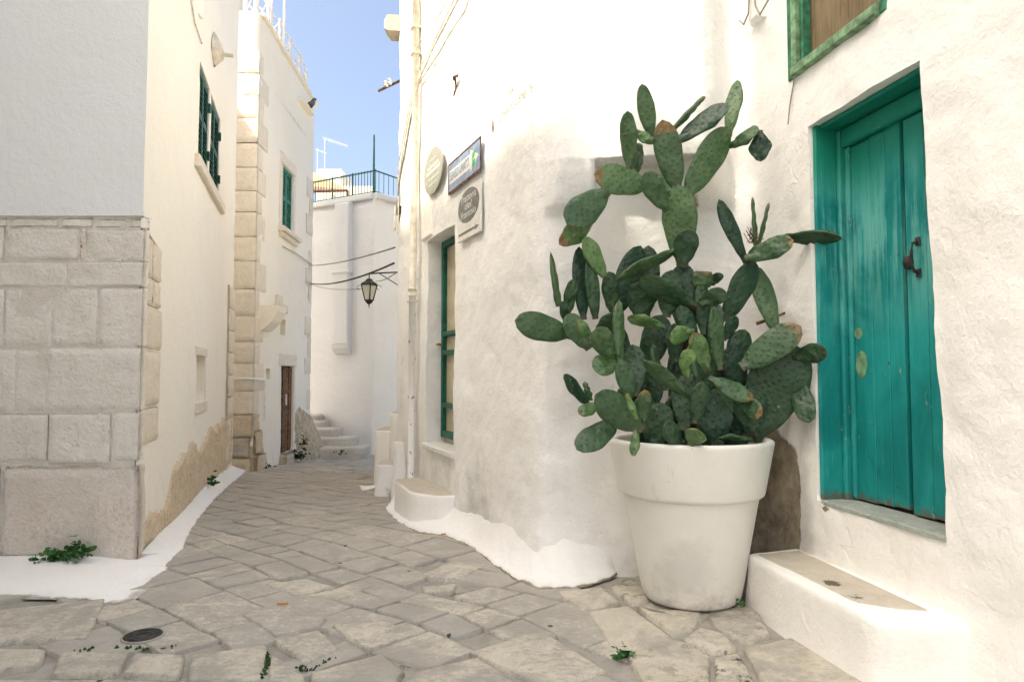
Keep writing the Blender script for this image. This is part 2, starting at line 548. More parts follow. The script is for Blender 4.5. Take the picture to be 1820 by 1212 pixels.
glass_mat()


# ------------------------------------------------------------------ object helpers
def link(o, parent=None):
    COL.objects.link(o)
    if parent is not None:
        o.parent = parent
        o.matrix_parent_inverse = Matrix.Identity(4)
    return o


def thing(name, label, cat, loc=(0, 0, 0), group=None):
    o = bpy.data.objects.new(name, None)
    o.empty_display_size = 0.1
    COL.objects.link(o)
    o.location = loc
    tag(o, label, cat, group)
    return o


def tag(o, label, cat, group=None):
    o['label'] = label
    o['category'] = cat
    if group:
        o['group'] = group
    return o


def root_of(o):
    v = Vector((0, 0, 0))
    while o is not None:
        v += o.location
        o = o.parent
    return v


def mk(name, verts, faces, mat, parent=None, smooth=False, attrs=None, mats=None, fmat=None):
    """One mesh object from world-space vertices, parented and expressed in its parent's space."""
    off = root_of(parent) if parent is not None else Vector((0, 0, 0))
    me = bpy.data.meshes.new(name)
    me.from_pydata([tuple(Vector(v) - off) for v in verts], [], faces)
    for m in (mats or [mat]):
        me.materials.append(MATS[m])
    if fmat:
        for p, i in zip(me.polygons, fmat):
            p.material_index = i
    if smooth:
        me.polygons.foreach_set('use_smooth', [True] * len(me.polygons))
    if attrs:
        for k, vals in attrs.items():
            a = me.attributes.new(k, 'FLOAT', 'POINT')
            a.data.foreach_set('value', vals)
    me.update()
    o = bpy.data.objects.new(name, me)
    return link(o, parent)


class MB:
    """Collects shapes into one vertex/face list."""

    def __init__(self):
        self.v, self.f = [], []

    def quad(self, a, b, c, d):
        n = len(self.v)
        self.v += [Vector(a), Vector(b), Vector(c), Vector(d)]
        self.f.append((n, n + 1, n + 2, n + 3))

    def poly(self, pts):
        n = len(self.v)
        self.v += [Vector(p) for p in pts]
        self.f.append(tuple(range(n, n + len(pts))))

    def prism(self, pts, ext):
        """pts: closed outline; extruded by vector ext."""
        n, k = len(self.v), len(pts)
        ext = Vector(ext)
        self.v += [Vector(p) for p in pts] + [Vector(p) + ext for p in pts]
        self.f.append(tuple(range(n + k - 1, n - 1, -1)))
        self.f.append(tuple(range(n + k, n + 2 * k)))
        for i in range(k):
            j = (i + 1) % k
            self.f.append((n + i, n + j, n + k + j, n + k + i))

    def box(self, o, a, b, c):
        """corner o and three edge vectors."""
        o, a, b, c = Vector(o), Vector(a), Vector(b), Vector(c)
        self.prism([o, o + a, o + a + b, o + b], c)

    def bevbox(self, o, a, b, c, r):
        """box whose c-face edges are chamfered by r."""
        o, a, b, c = Vector(o), Vector(a), Vector(b), Vector(c)
        ua, ub, uc = a.normalized() * r, b.normalized() * r, c.normalized() * r
        n = len(self.v)
        lo = [o, o + a, o + a + b, o + b]
        mid = [p + c - uc for p in lo]
        hi = [o + ua + ub + c, o + a - ua + ub + c, o + a + b - ua - ub + c, o + b + ua - ub + c]
        self.v += lo + mid + hi
        for L in (0, 4):
            for i in range(4):
                j = (i + 1) % 4
                self.f.append((n + L + i, n + L + j, n + L + 4 + j, n + L + 4 + i))
        self.f.append((n + 8, n + 9, n + 10, n + 11))
        self.f.append((n + 3, n + 2, n + 1, n))

    def tube(self, pts, r, seg=8, cap=True):
        pts = [Vector(p) for p in pts]
        rs = r if isinstance(r, (list, tuple)) else [r] * len(pts)
        n = len(self.v)
        up = Vector((0, 0, 1))
        for i, p in enumerate(pts):
            t = (pts[min(i + 1, len(pts) - 1)] - pts[max(i - 1, 0)]).normalized()
            ref = up if abs(t.z) < 0.95 else Vector((1, 0, 0))
            x = t.cross(ref).normalized()
            y = x.cross(t)
            for k in range(seg):
                a = 2 * math.pi * k / seg
                self.v.append(p + (x * math.cos(a) + y * math.sin(a)) * rs[i])
        for i in range(len(pts) - 1):
            for k in range(seg):
                j = (k + 1) % seg
                self.f.append((n + i * seg + k, n + i * seg + j, n + (i + 1) * seg + j, n + (i + 1) * seg + k))
        if cap:
            self.f.append(tuple(n + k for k in range(seg)))
            m = n + (len(pts) - 1) * seg
            self.f.append(tuple(m + k for k in reversed(range(seg))))

    def lathe(self, prof, c, seg=48, cap=False):
        n = len(self.v)
        for (r, z) in prof:
            for k in range(seg):
                a = 2 * math.pi * k / seg
                self.v.append(Vector((c[0] + r * math.cos(a), c[1] + r * math.sin(a), c[2] + z)))
        for i in range(len(prof) - 1):
            for k in range(seg):
                j = (k + 1) % seg
                self.f.append((n + i * seg + k, n + i * seg + j, n + (i + 1) * seg + j, n + (i + 1) * seg + k))
        if cap:
            self.f.append(tuple(n + k for k in reversed(range(seg))))
            m = n + (len(prof) - 1) * seg
            self.f.append(tuple(m + k for k in range(seg)))

    def build(self, name, mat, parent=None, smooth=False, **kw):
        return mk(name, self.v, self.f, mat, parent, smooth, **kw)


def round_path(pts, radii, seg=6):
    out = []
    for i, p in enumerate(pts):
        p = Vector((p[0], p[1]))
        r = radii[i] if i < len(radii) else 0
        if i in (0, len(pts) - 1) or r <= 0:
            out.append(p)
            continue
        a = Vector(pts[i - 1]) - p
        b = Vector(pts[i + 1]) - p
        ra, rb = min(r, a.length * 0.49), min(r, b.length * 0.49)
        A, B = p + a.normalized() * ra, p + b.normalized() * rb
        for k in range(seg + 1):
            t = k / seg
            out.append(A * (1 - t) ** 2 + p * 2 * t * (1 - t) + B * t * t)
    return out


class Wall:
    """An upright plaster surface swept along a plan path, with openings cut through it."""

    def __init__(self, pts, radii=(), side=1):
        self.p = round_path(pts, radii)
        self.side = side
        self.s = [0.0]
        for a, b in zip(self.p, self.p[1:]):
            self.s.append(self.s[-1] + (b - a).length)
        self.len = self.s[-1]

    def at(self, s):
        s = max(0.0, min(self.len, s))
        i = 0
        while i < len(self.s) - 2 and self.s[i + 1] < s:
            i += 1
        t = (s - self.s[i]) / max(1e-9, self.s[i + 1] - self.s[i])
        return self.p[i].lerp(self.p[i + 1], t)

    def nrm(self, s):
        e = 0.03
        t = (self.at(s + e) - self.at(s - e)).normalized()
        return Vector((t.y, -t.x)) * self.side

    def near(self, x, y):
        """arc length of the path point nearest to (x, y)"""
        q = Vector((x, y))
        best = (1e9, 0)
        for i, (a, b) in enumerate(zip(self.p, self.p[1:])):
            ab = b - a
            t = max(0, min(1, (q - a).dot(ab) / max(1e-12, ab.length_squared)))
            d = (a + ab * t - q).length
            if d < best[0]:
                best = (d, self.s[i] + ab.length * t)
        return best[1]

    def pt(self, s, z, o=0.0):
        p, n = self.at(s), self.nrm(s)
        return Vector((p.x + n.x * o, p.y + n.y * o, z))

    def build(self, name, z0, z1, mat, parent, holes=(), off=None, du=0.06, dz=0.06, amp=0.012, nscale=1.6,
              rows=(), cols=(), dirt=None, grime=None, s_rng=None, top=0.4, lean=None):
        s0, s1 = s_rng or (0.0, self.len)

        def axis(a, b, step, marks):
            m = sorted({round(a, 5), round(b, 5)} | {round(x, 5) for x in marks if a < x < b})
            out = []
            for p, q in zip(m, m[1:]):
                k = max(1, int(round((q - p) / step)))
                out += [p + (q - p) * i / k for i in range(k)]
            return out + [m[-1]]
        ss = axis(s0, s1, du, [h[0] for h in holes] + [h[1] for h in holes] + list(cols))
        zz = axis(z0, z1, dz, [h[2] for h in holes] + [h[3] for h in holes] + list(rows))
        PP = [(self.at(s), self.nrm(s)) for s in ss]
        verts, dv, gv = [], [], []
        for z in zz:
            for (p, n), s in zip(PP, ss):
                q = Vector((p.x, p.y, z))
                o = amp * (fbm(q * nscale, 3) + 0.35 * fbm(q * nscale * 5, 2))
                if off:
                    o += off(s, z)
                if lean:
                    ds = lean(s, z)
                    t2 = Vector((-n.y, n.x)) * self.side * ds
                    p = p + t2
                verts.append((p.x + n.x * o, p.y + n.y * o, z))
                dv.append(dirt(s, z) if dirt else 0.0)
                gv.append(grime(s, z) if grime else 0.0)
        W = len(ss)
        faces = []

        def hole_at(s, z):
            for h in holes:
                if h[0] < s < h[1] and h[2] < z < h[3]:
                    return True
            return False
        for j in range(len(zz) - 1):
            zc = 0.5 * (zz[j] + zz[j + 1])
            for i in range(W - 1):
                if not hole_at(0.5 * (ss[i] + ss[i + 1]), zc):
                    faces.append((j * W + i, j * W + i + 1, (j + 1) * W + i + 1, (j + 1) * W + i))
        for h in holes:
            ii = [i for i, s in enumerate(ss) if h[0] - 1e-4 <= s <= h[1] + 1e-4]
            jj = [j for j, z in enumerate(zz) if h[2] - 1e-4 <= z <= h[3] + 1e-4]
            loop = [(i, jj[0]) for i in ii] + [(ii[-1], j) for j in jj[1:]] + [(i, jj[-1]) for i in ii[-2::-1]] + [(ii[0], j) for j in jj[-2:0:-1]]
            n0 = len(verts)
            K = len(loop)
            for d in (0.0, 0.012, h[4]):
                for (i, j) in loop:
                    p, n = PP[i]
                    v = Vector(verts[j * W + i])
                    verts.append((v.x - n.x * d, v.y - n.y * d, v.z))
                    dv.append(dv[j * W + i] if d < 0.1 else 0.0)
                    gv.append(gv[j * W + i] + (0.15 if d > 0.05 else 0))
            for L in range(2):
                for k in range(K):
                    m = (k + 1) % K
                    faces.append((n0 + L * K + k, n0 + L * K + m, n0 + (L + 1) * K + m, n0 + (L + 1) * K + k))
        if top:
            n0 = len(verts)
            j = len(zz) - 1
            for (p, n), i in zip(PP, range(W)):
                v = Vector(verts[j * W + i])
                verts.append((v.x - n.x * top, v.y - n.y * top, v.z))
                dv.append(0); gv.append(0)
            for i in range(W - 1):
                faces.append((j * W + i, j * W + i + 1, n0 + i + 1, n0 + i))
        return mk(name, verts, faces, mat, parent, True, {'dirt': dv, 'grime': gv})


def gauss(x, c, w):
    return math.exp(-((x - c) / w) ** 2)


def sstep(x, a, b):
    t = max(0.0, min(1.0, (x - a) / (b - a)))
    return t * t * (3 - 2 * t)


def rough_block(name, o, a, b, n, depth, mat, parent, rnd=0.012, nu=5, nv=4, amp=0.008, rust=0.0, seed=0.0):
    """One dressed stone: its face spans corner o, edges a and b; n points out; worn arrises."""
    o, a, b, n = Vector(o), Vector(a), Vector(b), Vector(n).normalized()
    us = [0, rnd / a.length] + [(i + 1) / (nu + 1) for i in range(nu)] + [1 - rnd / a.length, 1]
    vs = [0, rnd / b.length] + [(i + 1) / (nv + 1) for i in range(nv)] + [1 - rnd / b.length, 1]
    V, Fc, ru = [], [], []
    W = len(us)
    for j, v in enumerate(vs):
        for i, u in enumerate(us):
            p = o + a * u + b * v
            edge = i in (0, W - 1) or j in (0, len(vs) - 1)
            q = p * 4.0 + Vector((seed, seed * 2, 0))
            inset = 0.0
            k = amp * (fbm(q, 3) + 0.6 * fbm(q * 3.1, 2))
            if edge:
                k = -rnd * (0.8 + 0.7 * noise.noise(q * 3))
                jit = rnd * 0.6
                p = p + a.normalized() * jit * noise.noise(q * 2.3 + Vector((9, 0, 0))) + b.normalized() * jit * noise.noise(q * 2.7 + Vector((0, 7, 0)))
            V.append(p + n * (depth + k))
            ru.append(rust * max(0.0, min(1.0, 0.6 + 1.2 * fbm(q * 0.6, 2))))
    for j in range(len(vs) - 1):
        for i in range(W - 1):
            Fc.append((j * W + i, j * W + i + 1, (j + 1) * W + i + 1, (j + 1) * W + i))
    ring = list(range(W)) + [j * W + W - 1 for j in range(1, len(vs))] + [(len(vs) - 1) * W + i for i in range(W - 2, -1, -1)] + [j * W for j in range(len(vs) - 2, 0, -1)]
    n0 = len(V)
    for r in ring:
        V.append(V[r] - n * (depth + 0.05))
        ru.append(0)
    for k in range(len(ring)):
        m = (k + 1) % len(ring)
        Fc.append((ring[k], ring[m], n0 + m, n0 + k))
    return mk(name, V, Fc, mat, parent, True, {'rust': ru})


def resample(pts, n):
    pts = [Vector(p) for p in pts]
    L = [0.0]
    for a, b in zip(pts, pts[1:]):
        L.append(L[-1] + (b - a).length)
    out = []
    for k in range(n):
        s = L[-1] * k / (n - 1)
        i = 0
        while i < len(L) - 2 and L[i + 1] < s:
            i += 1
        t = (s - L[i]) / max(1e-9, L[i + 1] - L[i])
        out.append(pts[i].lerp(pts[i + 1], t))
    return out


def footing(name, outer, inner, h, mat, parent, n=60, m=7, pw=1.7, rag=0.02):
    """Whitewashed fillet running from the wall foot down onto the paving."""
    A = resample([(p[0], p[1], 0) for p in outer], n)
    B = resample([(p[0], p[1], 0) for p in inner], n)
    V, Fc, gr, dr_ = [], [], [], []
    for i in range(n):
        d = (A[i] - B[i])
        a = A[i] + d.normalized() * rag * (fbm(A[i] * 9, 3) + 0.6 * noise.noise(A[i] * 31)) if d.length > 1e-6 else A[i]
        for k in range(m + 1):
            t = k / m
            q = a.lerp(B[i], t)
            z = zg(q.y) + 0.012 * (1 if k else -0.4) + (h(i / (n - 1)) if callable(h) else h) * t ** pw + 0.004 * fbm(q * 7, 2) * (k > 0)
            V.append((q.x, q.y, z))
            gr.append(0.4 * max(0, 1 - t * 4) + 0.06)
            dr_.append(0.72 if k == 0 else 0.52 * max(0.0, 1 - t / 0.22))
    for i in range(n - 1):
        for k in range(m):
            Fc.append((i * (m + 1) + k, (i + 1) * (m + 1) + k, (i + 1) * (m + 1) + k + 1, i * (m + 1) + k + 1))
    return mk(name, V, Fc, mat, parent, True, {'dirt': dr_, 'grime': gr})


def text_obj(name, body, mat, parent, origin, xdir, ydir, size, width=None, shear=0.0, ext=0.002, bold=0.0):
    """Raised lettering on a plane: origin = centre, xdir along the line, ydir up."""
    cu = bpy.data.curves.new(name, 'FONT')
    cu.body = body
    cu.size = 1.0
    cu.align_x, cu.align_y = 'CENTER', 'CENTER'
    cu.shear = shear
    cu.extrude = 0.0
    cu.offset = bold
    tmp = bpy.data.objects.new('tmp_text', cu)
    COL.objects.link(tmp)
    bpy.context.view_layer.update()
    me = bpy.data.meshes.new_from_object(tmp.evaluated_get(bpy.context.evaluated_depsgraph_get()))
    bpy.data.objects.remove(tmp)
    xs = [v.co.x for v in me.vertices]
    w = max(xs) - min(xs)
    sx = (width / w) if width else size
    X, Y = Vector(xdir).normalized(), Vector(ydir).normalized()
    Nn = X.cross(Y).normalized()
    V = [Vector(origin) + X * (v.co.x * sx) + Y * (v.co.y * size) + Nn * ext for v in me.vertices]
    Fc = [tuple(p.vertices) for p in me.polygons]
    k = len(V)
    return mk(name, V, Fc, mat, parent)


# ------------------------------------------------------------------ ground and pavement
gv, gf = [], []
ys = [-60, -6, -2, 0.5, 1.5, 2.5, 3.5, 4.5, 5.5] + [6.2 + 0.8 * i for i in range(22)] + [30, 60, 200]
xs = [-120, -30, -8] + [-6 + 0.75 * i for i in range(15)] + [8, 30, 120]
for y in ys:
    for x in xs:
        gv.append((x, y, zg(y) - 0.020 + 0.003 * noise.noise(Vector((x, y, 0)))))
for j in range(len(ys) - 1):
    for i in range(len(xs) - 1):
        W = len(xs)
        gf.append((j * W + i, j * W + i + 1, (j + 1) * W + i + 1, (j + 1) * W + i))
ground = mk('ground', gv, gf, 'cement', None, True)
ground['kind'] = 'structure'
ground['label'] = 'worn grey cement bed of the sloping lane'

pav = bpy.data.objects.new('pavement', None)
COL.objects.link(pav)
pav['kind'] = 'structure'
pav['label'] = 'worn limestone paving of the lane'

LEFT_P, LEFT_D = Vector((-2.596, 4.75)), Vector((-0.301, 1.0)).normalized()


def stone_mesh(poly, h, joint, seed, edge_n=4):
    """A worn paving stone: polygon outline (list of xy) shrunk by the joint, with a rounded lip."""
    k = len(poly)
    c = sum((Vector(p) for p in poly), Vector((0, 0))) / k
    ring = []
    for i in range(k):
        a, b = Vector(poly[i]), Vector(poly[(i + 1) % k])
        for e in range(edge_n):
            p = a.lerp(b, e / edge_n)
            ring.append(p)
    outs, mids, ins = [], [], []
    tx, ty = random.uniform(-1, 1) * 0.018, random.uniform(-1, 1) * 0.018
    for i, p in enumerate(ring):
        d = (p - c)
        L = d.length
        q = Vector((p.x * 7, p.y * 7, seed))
        pj = joint * (0.9 + 0.9 * noise.noise(q)) + 0.012 * max(0.0, noise.noise(q * 2.7 + Vector((3, 8, 1)))) + 0.006 * noise.noise(q * 5.0)
        corner = (i % edge_n == 0)
        s0 = (L - pj - (joint * 0.9 if corner else 0)) / L
        o = c + d * s0
        z0 = zg(o.y)
        til = d.x * tx + d.y * ty
        outs.append((o.x, o.y, z0 - 0.03))
        o2 = c + d * (s0 - 0.004 / L)
        mids.append((o2.x, o2.y, z0 + h * 0.35 + til))
        s1 = s0 - 0.022 / L
        q2 = c + d * s1
        ins.append((q2.x, q2.y, z0 + h + til + 0.002 * noise.noise(q * 2)))
    V = outs + mids + ins
    n = len(ring)
    # half-way ring for relief
    hal = []
    for i, p in enumerate(ring):
        q2 = c + (Vector(ins[i][:2]) - c) * 0.55
        hal.append((q2.x, q2.y, zg(q2.y) + h + (q2 - c).x * tx + (q2 - c).y * ty + 0.004 * noise.noise(Vector((q2.x * 6, q2.y * 6, seed)))))
    V += hal + [(c.x, c.y, zg(c.y) + h + 0.004 * noise.noise(Vector((c.x * 6, c.y * 6, seed))))]
    Fc = []
    for L in range(3):
        for i in range(n):
            j = (i + 1) % n
            Fc.append((L * n + i, L * n + j, (L + 1) * n + j, (L + 1) * n + i))
    for i in range(n):
        Fc.append((3 * n + i, 3 * n + (i + 1) % n, 4 * n))
    return V, Fc


def inside(p, poly):
    r = False
    for i in range(len(poly)):
        a, b = poly[i], poly[(i + 1) % len(poly)]
        if (a[1] > p[1]) != (b[1] > p[1]) and p[0] < (b[0] - a[0]) * (p[1] - a[1]) / (b[1] - a[1]) + a[0]:
            r = not r
    return r


HAND = [  # outlines in photograph pixels, cleanliness, blackness
    ([(1042, 1088), (1118, 1077), (1194, 1131), (1091, 1159)], 0.95, 0),
    ([(988, 1051), (1071, 1044), (1106, 1071), (1032, 1090)], 0.8, 0.15),
    ([(1110, 1166), (1211, 1141), (1264, 1166), (1262, 1290), (1180, 1290)], 0.95, 0.4),
    ([(1153, 1087), (1250, 1083), (1239, 1114), (1192, 1124), (1128, 1080)], 0.75, 0.1),
    ([(1083, 1044), (1149, 1018), (1161, 1069), (1120, 1073)], 0.7, 0.5),
    ([(1243, 1114), (1292, 1126), (1313, 1153), (1266, 1160), (1205, 1135)], 0.7, 0.3),
    ([(1255, 1080), (1345, 1078), (1372, 1130), (1320, 1142), (1262, 1112)], 0.4, 0.3),
    ([(1315, 1149), (1405, 1131), (1560, 1225), (1640, 1290), (1400, 1290)], 0.9, 0.1),
    ([(1268, 1168), (1311, 1158), (1392, 1290), (1268, 1290)], 0.6, 1.0),
    ([(-110, 1150), (89, 1154), (68, 1186), (-110, 1206)], 0.8, 0),
    ([(107, 1160), (235, 1161), (210, 1199), (86, 1199)], 0.62, 0),
    ([(237, 1161), (335, 1163), (321, 1202), (214, 1201)], 0.9, 0),
    ([(-60, 1090), (192, 1065), (157, 1136), (-60, 1143)], 0.75, 0),
    ([(338, 1165), (480, 1147), (467, 1210), (330, 1212)], 0.68, 0),
    ([(482, 1164), (539, 1195), (575, 1290), (462, 1290)], 0.55, 0),
    ([(548, 1197), (682, 1160), (722, 1192), (640, 1290), (585, 1290)], 0.72, 0),
    ([(587, 1113), (689, 1103), (716, 1116), (624, 1145)], 0.85, 0),
    ([(482, 1137), (567, 1120), (609, 1154), (541, 1183)], 0.62, 0),
    ([(427, 1092), (471, 1075), (529, 1077), (585, 1101), (568, 1118), (488, 1133)], 0.5, 0),
    ([(-110, 1212), (205, 1207), (190, 1290), (-110, 1290)], 0.7, 0),
    ([(212, 1207), (325, 1208), (330, 1290), (198, 1290)], 0.55, 0),
    ([(332, 1218), (458, 1216), (452, 1290), (340, 1290)], 0.7, 0),
    ([(730, 1196), (850, 1168), (960, 1235), (900, 1290), (655, 1290)], 0.6, 0),
    ([(470, 1038), (545, 1028), (600, 1045), (520, 1062)], 0.82, 0),
    ([(545, 1062), (640, 1032), (668, 1040), (610, 1066)], 0.85, 0),
    ([(748, 1022), (800, 996), (870, 1000), (826, 1028), (765, 1030)], 0.62, 0),
    ([(745, 1044), (815, 1038), (805, 1052), (752, 1056)], 0.85, 0),
    ([(830, 1160), (960, 1120), (1085, 1195), (975, 1225)], 0.68, 0),
]
hand_polys = []
pieces = []
for px, clean, blk in HAND:
    poly = [G(u, v).to_2d() for (u, v) in px]
    hand_polys.append(poly)
    pieces.append((poly, clean, blk))

ang = R(-41)
ax, ay = Vector((math.cos(ang), math.sin(ang))), Vector((-math.sin(ang), math.cos(ang)))


def warp(p):
    q = Vector((p.x * 0.9, p.y * 0.9, 4.0))
    a = Vector((noise.noise(q), noise.noise(q + Vector((31, 7, 0)))))
    b = Vector((noise.noise(q * 3.1), noise.noise(q * 3.1 + Vector((5, 17, 0)))))
    return p + a * 0.16 + b * 0.05


rows_v = []
v = -12.0
while v < 16:
    rows_v.append(v)
    v += random.uniform(0.21, 0.36)
auto = []
for r0, r1 in zip(rows_v, rows_v[1:]):
    u = -16.0 + random.uniform(0, 0.4)
    while u < 8:
        w = random.uniform(0.22, 0.56)
        cor = [(u, r0), (u + w * 0.5, r0 - 0.0), (u + w, r0), (u + w, r1), (u + w * 0.5, r1), (u, r1)]
        cor = [(u, r0), (u + w, r0), (u + w, r1), (u, r1)]
        u += w
        pts = [warp(ax * a + ay * b) for a, b in cor]
        c = sum(pts, Vector((0, 0))) / 4
        if c.y < 1.9 or c.y > 15.5:
            continue
        # stay on the lane
        if c.x < -0.80 * c.y - 0.25 or c.x > 0.80 * c.y:
            continue
        if c.y > 4.7 and c.x < LEFT_P.x + LEFT_D.x / LEFT_D.y * (c.y - 4.75) - 0.1:
            continue
        if c.y > 4.5 and c.x > 0.178 - 0.429 * (c.y - 4.5) + 0.2:
            continue
        if c.y > 4.7 and c.x > 0.2 or (c.x > 1.45 + 0.17 * (4 - c.y)):
            continue
        def clash(pp):
            cc_ = sum(pp, Vector((0, 0))) / 4
            for hp in hand_polys:
                if any(inside(p_, hp) for p_ in pp) or inside(cc_, hp) or any(inside(q_, pp) for q_ in hp):
                    return True
                if any(inside(pp[i_].lerp(pp[(i_ + 1) % 4], t_), hp) for i_ in range(4) for t_ in (0.33, 0.66)):
                    return True
            return False
        if any(inside(c, hp) for hp in hand_polys):
            continue
        auto.append((pts, c, clash(pts)))
auto.sort(key=lambda t: t[1].y)
for pts, c, low in auto:
    pieces.append((pts, max(0.0, min(1.0, 0.30 + 0.20 * random.gauss(0, 1))), -1 if low else 0))
MAXP = 296
rest_v, rest_f = [], []
for i, (poly, clean, blk) in enumerate(pieces):
    near = poly[0].y
    h = random.uniform(0.008, 0.013) if i < len(HAND) else (random.uniform(-0.003, 0.001) if blk < 0 else random.uniform(0.000, 0.009))
    blk = max(0, blk)
    V, Fc = stone_mesh(poly, h, 0.006 if i < len(HAND) else random.uniform(0.002, 0.007), i * 1.7)
    if i < MAXP:
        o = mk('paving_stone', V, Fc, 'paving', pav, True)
        o['clean'] = clean
        o['black'] = float(blk)
    else:
        n0 = len(rest_v)
        rest_v += V
        rest_f += [tuple(n0 + x for x in f) for f in Fc]
if rest_v:
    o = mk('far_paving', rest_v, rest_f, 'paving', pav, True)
    o['kind'] = 'stuff'
    o['clean'] = 0.3
    o['black'] = 0.0

# ------------------------------------------------------------------ unseen houses added to shade the lane (out of frame, behind and left)
def block_house(name, label, plan, h):
    t = thing(name, label, 'house', (plan[0][0], plan[0][1], 0))
    m = MB()
    m.prism([(x, y, -0.3) for x, y in plan], (0, 0, h + 0.3))
    m.build('wall', 'far_plaster', t)
    return t


e0 = Vector((0.178, 4.50, 3.06)) + Vector((-0.785, -0.55, 1.2)) * 7.0
fd = Vector((-0.429, 1.0)).normalized()
eh = e0.z
ea = e0.to_2d() - fd * 2.6
e0b = e0
eb = e0.to_2d() + fd * ((4.72 - e0.y) / fd.y)
back = Vector((-0.902, -0.431)) * 4.0
block_house('shade_house_side', 'unseen house added left of the viewer to shade the lane', [ea, eb, eb + Vector((-4.5, 0)), ea + back], eh)
pd, sd = Vector((-0.55, 0.785)).normalized(), Vector((-0.785, -0.55)).normalized()
c0 = Vector((1.47, 4.40)) + sd * 7.7
block_house('shade_house_tall', 'unseen tall house added behind the viewer to shade the door wall', [c0, c0 + sd * 4, c0 + sd * 4 - pd * 3.2, c0 - pd * 3.2], 14.5)
c1 = Vector((0.96, 4.5)) + sd * 5.6
block_house('shade_block_low', 'unseen lower block added behind the viewer to trim the sun patch', [c1, c1 + sd * 2.0, c1 + sd * 2.0 - pd * 3.0, c1 - pd * 3.0], 2.84 + 1.2526 * 5.6)

# ------------------------------------------------------------------ left house
LH = thing('left_house', 'house at the left edge with grey plaster over big limestone blocks', 'house', (LEFT_P.x, LEFT_P.y, zg(4.75)))
ZP = on_wall(120, 384, LEFT_P, (1, 0))[1]            # lower edge of the grey plaster
# front: grey plaster sheet with thickness over the stonework
fw = Wall([(-7.5, 4.745), (-2.590, 4.745)], side=1)
fw.build('plaster_front', ZP, 5.4, 'grey_plaster', LH, amp=0.006, du=0.15, dz=0.15)
m = MB()
m.box((-7.5, 4.746, ZP), (4.91, 0, 0), (0, 0.12, 0), (0, 0, 0.012))
m.build('plaster_edge', 'grey_plaster', LH)
m = MB()
m.prism([(-7.5, 4.762, -0.3), (-2.612, 4.762, -0.3), (-2.72, 5.09, -0.3), (-7.5, 5.09, -0.3)], (0, 0, ZP + 0.35))
m.build('mortar_bed', 'mortar', LH)


def fx(u, v):
    s, z = on_wall(u, v, (0, 4.75), (1, 0))
    return s, z


BL = [  # front ashlar in photograph pixels (u0, u1, v0, v1, rust)
    (17, 101, 387, 404, 0), (110, 163, 387, 404, 0), (170, 247, 388, 405, 0), (-120, 10, 387, 404, 0),
    (9, 137, 406, 461, 0.0), (141, 152, 406, 461, 1.0), (155, 247, 408, 463, 0), (-120, 5, 404, 461, 0),
    (-60, 118, 466, 509, 0), (121, 247, 465, 509, 0),
    (-80, 4, 513, 616, 0), (7, 90, 513, 615, 0), (95, 171, 513, 614, 0), (177, 247, 512, 614, 0),
    (-80, 24, 620, 731, 0), (28, 78, 622, 732, 0), (83, 247, 618, 729, 0),
    (-80, 82, 736, 818, 0.15), (87, 194, 735, 824, 0.0), (200, 247, 733, 818, 0.1),
]
for i, (u0, u1, v0, v1, ru) in enumerate(BL):
    x0, z1 = fx(u0, v0)
    x1, z0 = fx(u1, v1)
    if u1 >= 247:
        x1 = -2.588
    rough_block('stone_block', (x0, 4.770, z0), (x1 - x0, 0, 0), (0, 0, z1 - z0), (0, -1, 0), random.uniform(0.010, 0.020), 'ashlar', LH,
                rnd=0.009, rust=ru, seed=i * 3.1, amp=0.011, nu=9, nv=7)
# big pinkish base course
x0, z1 = fx(4, 828)
_, z0 = fx(100, 1000)
rough_block('base_block', (x0, 4.770, z0 - 0.30), (-2.582 - x0, 0, 0), (0, 0, z1 - z0 + 0.30), (0, -1, 0), 0.03, 'base_stone', LH, 0.03, 16, 9, 0.02, 0.28, 3)
x9, _ = fx(0, 828)
rough_block('base_block', (-5.2, 4.770, z0 - 0.30), (x9 + 5.2, 0, 0), (0, 0, z1 - z0 + 0.30), (0, -1, 0), 0.04, 'base_stone', LH, 0.03, 10, 7, 0.02, 0.1, 5)

# facade along the lane
LE = LEFT_P + LEFT_D * 6.2
lw = Wall([LEFT_P, LE], side=1)


def lf(u, v):
    return on_wall(u, v, LEFT_P, LEFT_D)


sh = []
for (u0, u1, vt0, vb1) in ((356.5, 370, 96, 300), (375.5, 388.5, 178, 350)):
    a, zt = lf(u0, vt0)
    b, zb = lf(u1, vb1)
    sh.append((a, b))
zt = lf(357, 112)[1]
zb = lf(357, 288)[1]
na, nz1 = lf(349.5, 632)
nb, nz0 = lf(362.5, 712)
holes = [(a, b, zb, zt, 0.10) for a, b in sh] + [(na, nb, nz0, nz1, 0.16)]


def rub_top(s):
    pts = [(0, 0.16), (0.55, 0.30), (0.8, 0.18), (1.05, 0.24), (1.35, 0.50), (2.2, 0.58), (3.1, 0.52), (3.8, 0.68), (4.9, 0.68), (6.4, 0.72)]
    for (a, x), (b, y) in zip(pts, pts[1:]):
        if s <= b:
            t = (s - a) / (b - a)
            return x + (y - x) * t
    return pts[-1][1]


def lf_dirt(s, z):
    return 0.0


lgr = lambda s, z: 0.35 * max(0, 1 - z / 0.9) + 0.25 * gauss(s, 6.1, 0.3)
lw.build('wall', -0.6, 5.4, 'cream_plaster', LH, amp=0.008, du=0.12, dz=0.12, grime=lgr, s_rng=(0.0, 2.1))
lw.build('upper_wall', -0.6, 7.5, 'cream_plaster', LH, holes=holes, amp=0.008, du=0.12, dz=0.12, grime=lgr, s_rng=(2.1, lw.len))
m = MB()
m.box(lw.pt(2.1, 5.0, -0.02), Vector((-3, 0, 0)), (0, 0.2, 0), (0, 0, 2.5))
m.build('gable_wall', 'cream_plaster', LH)
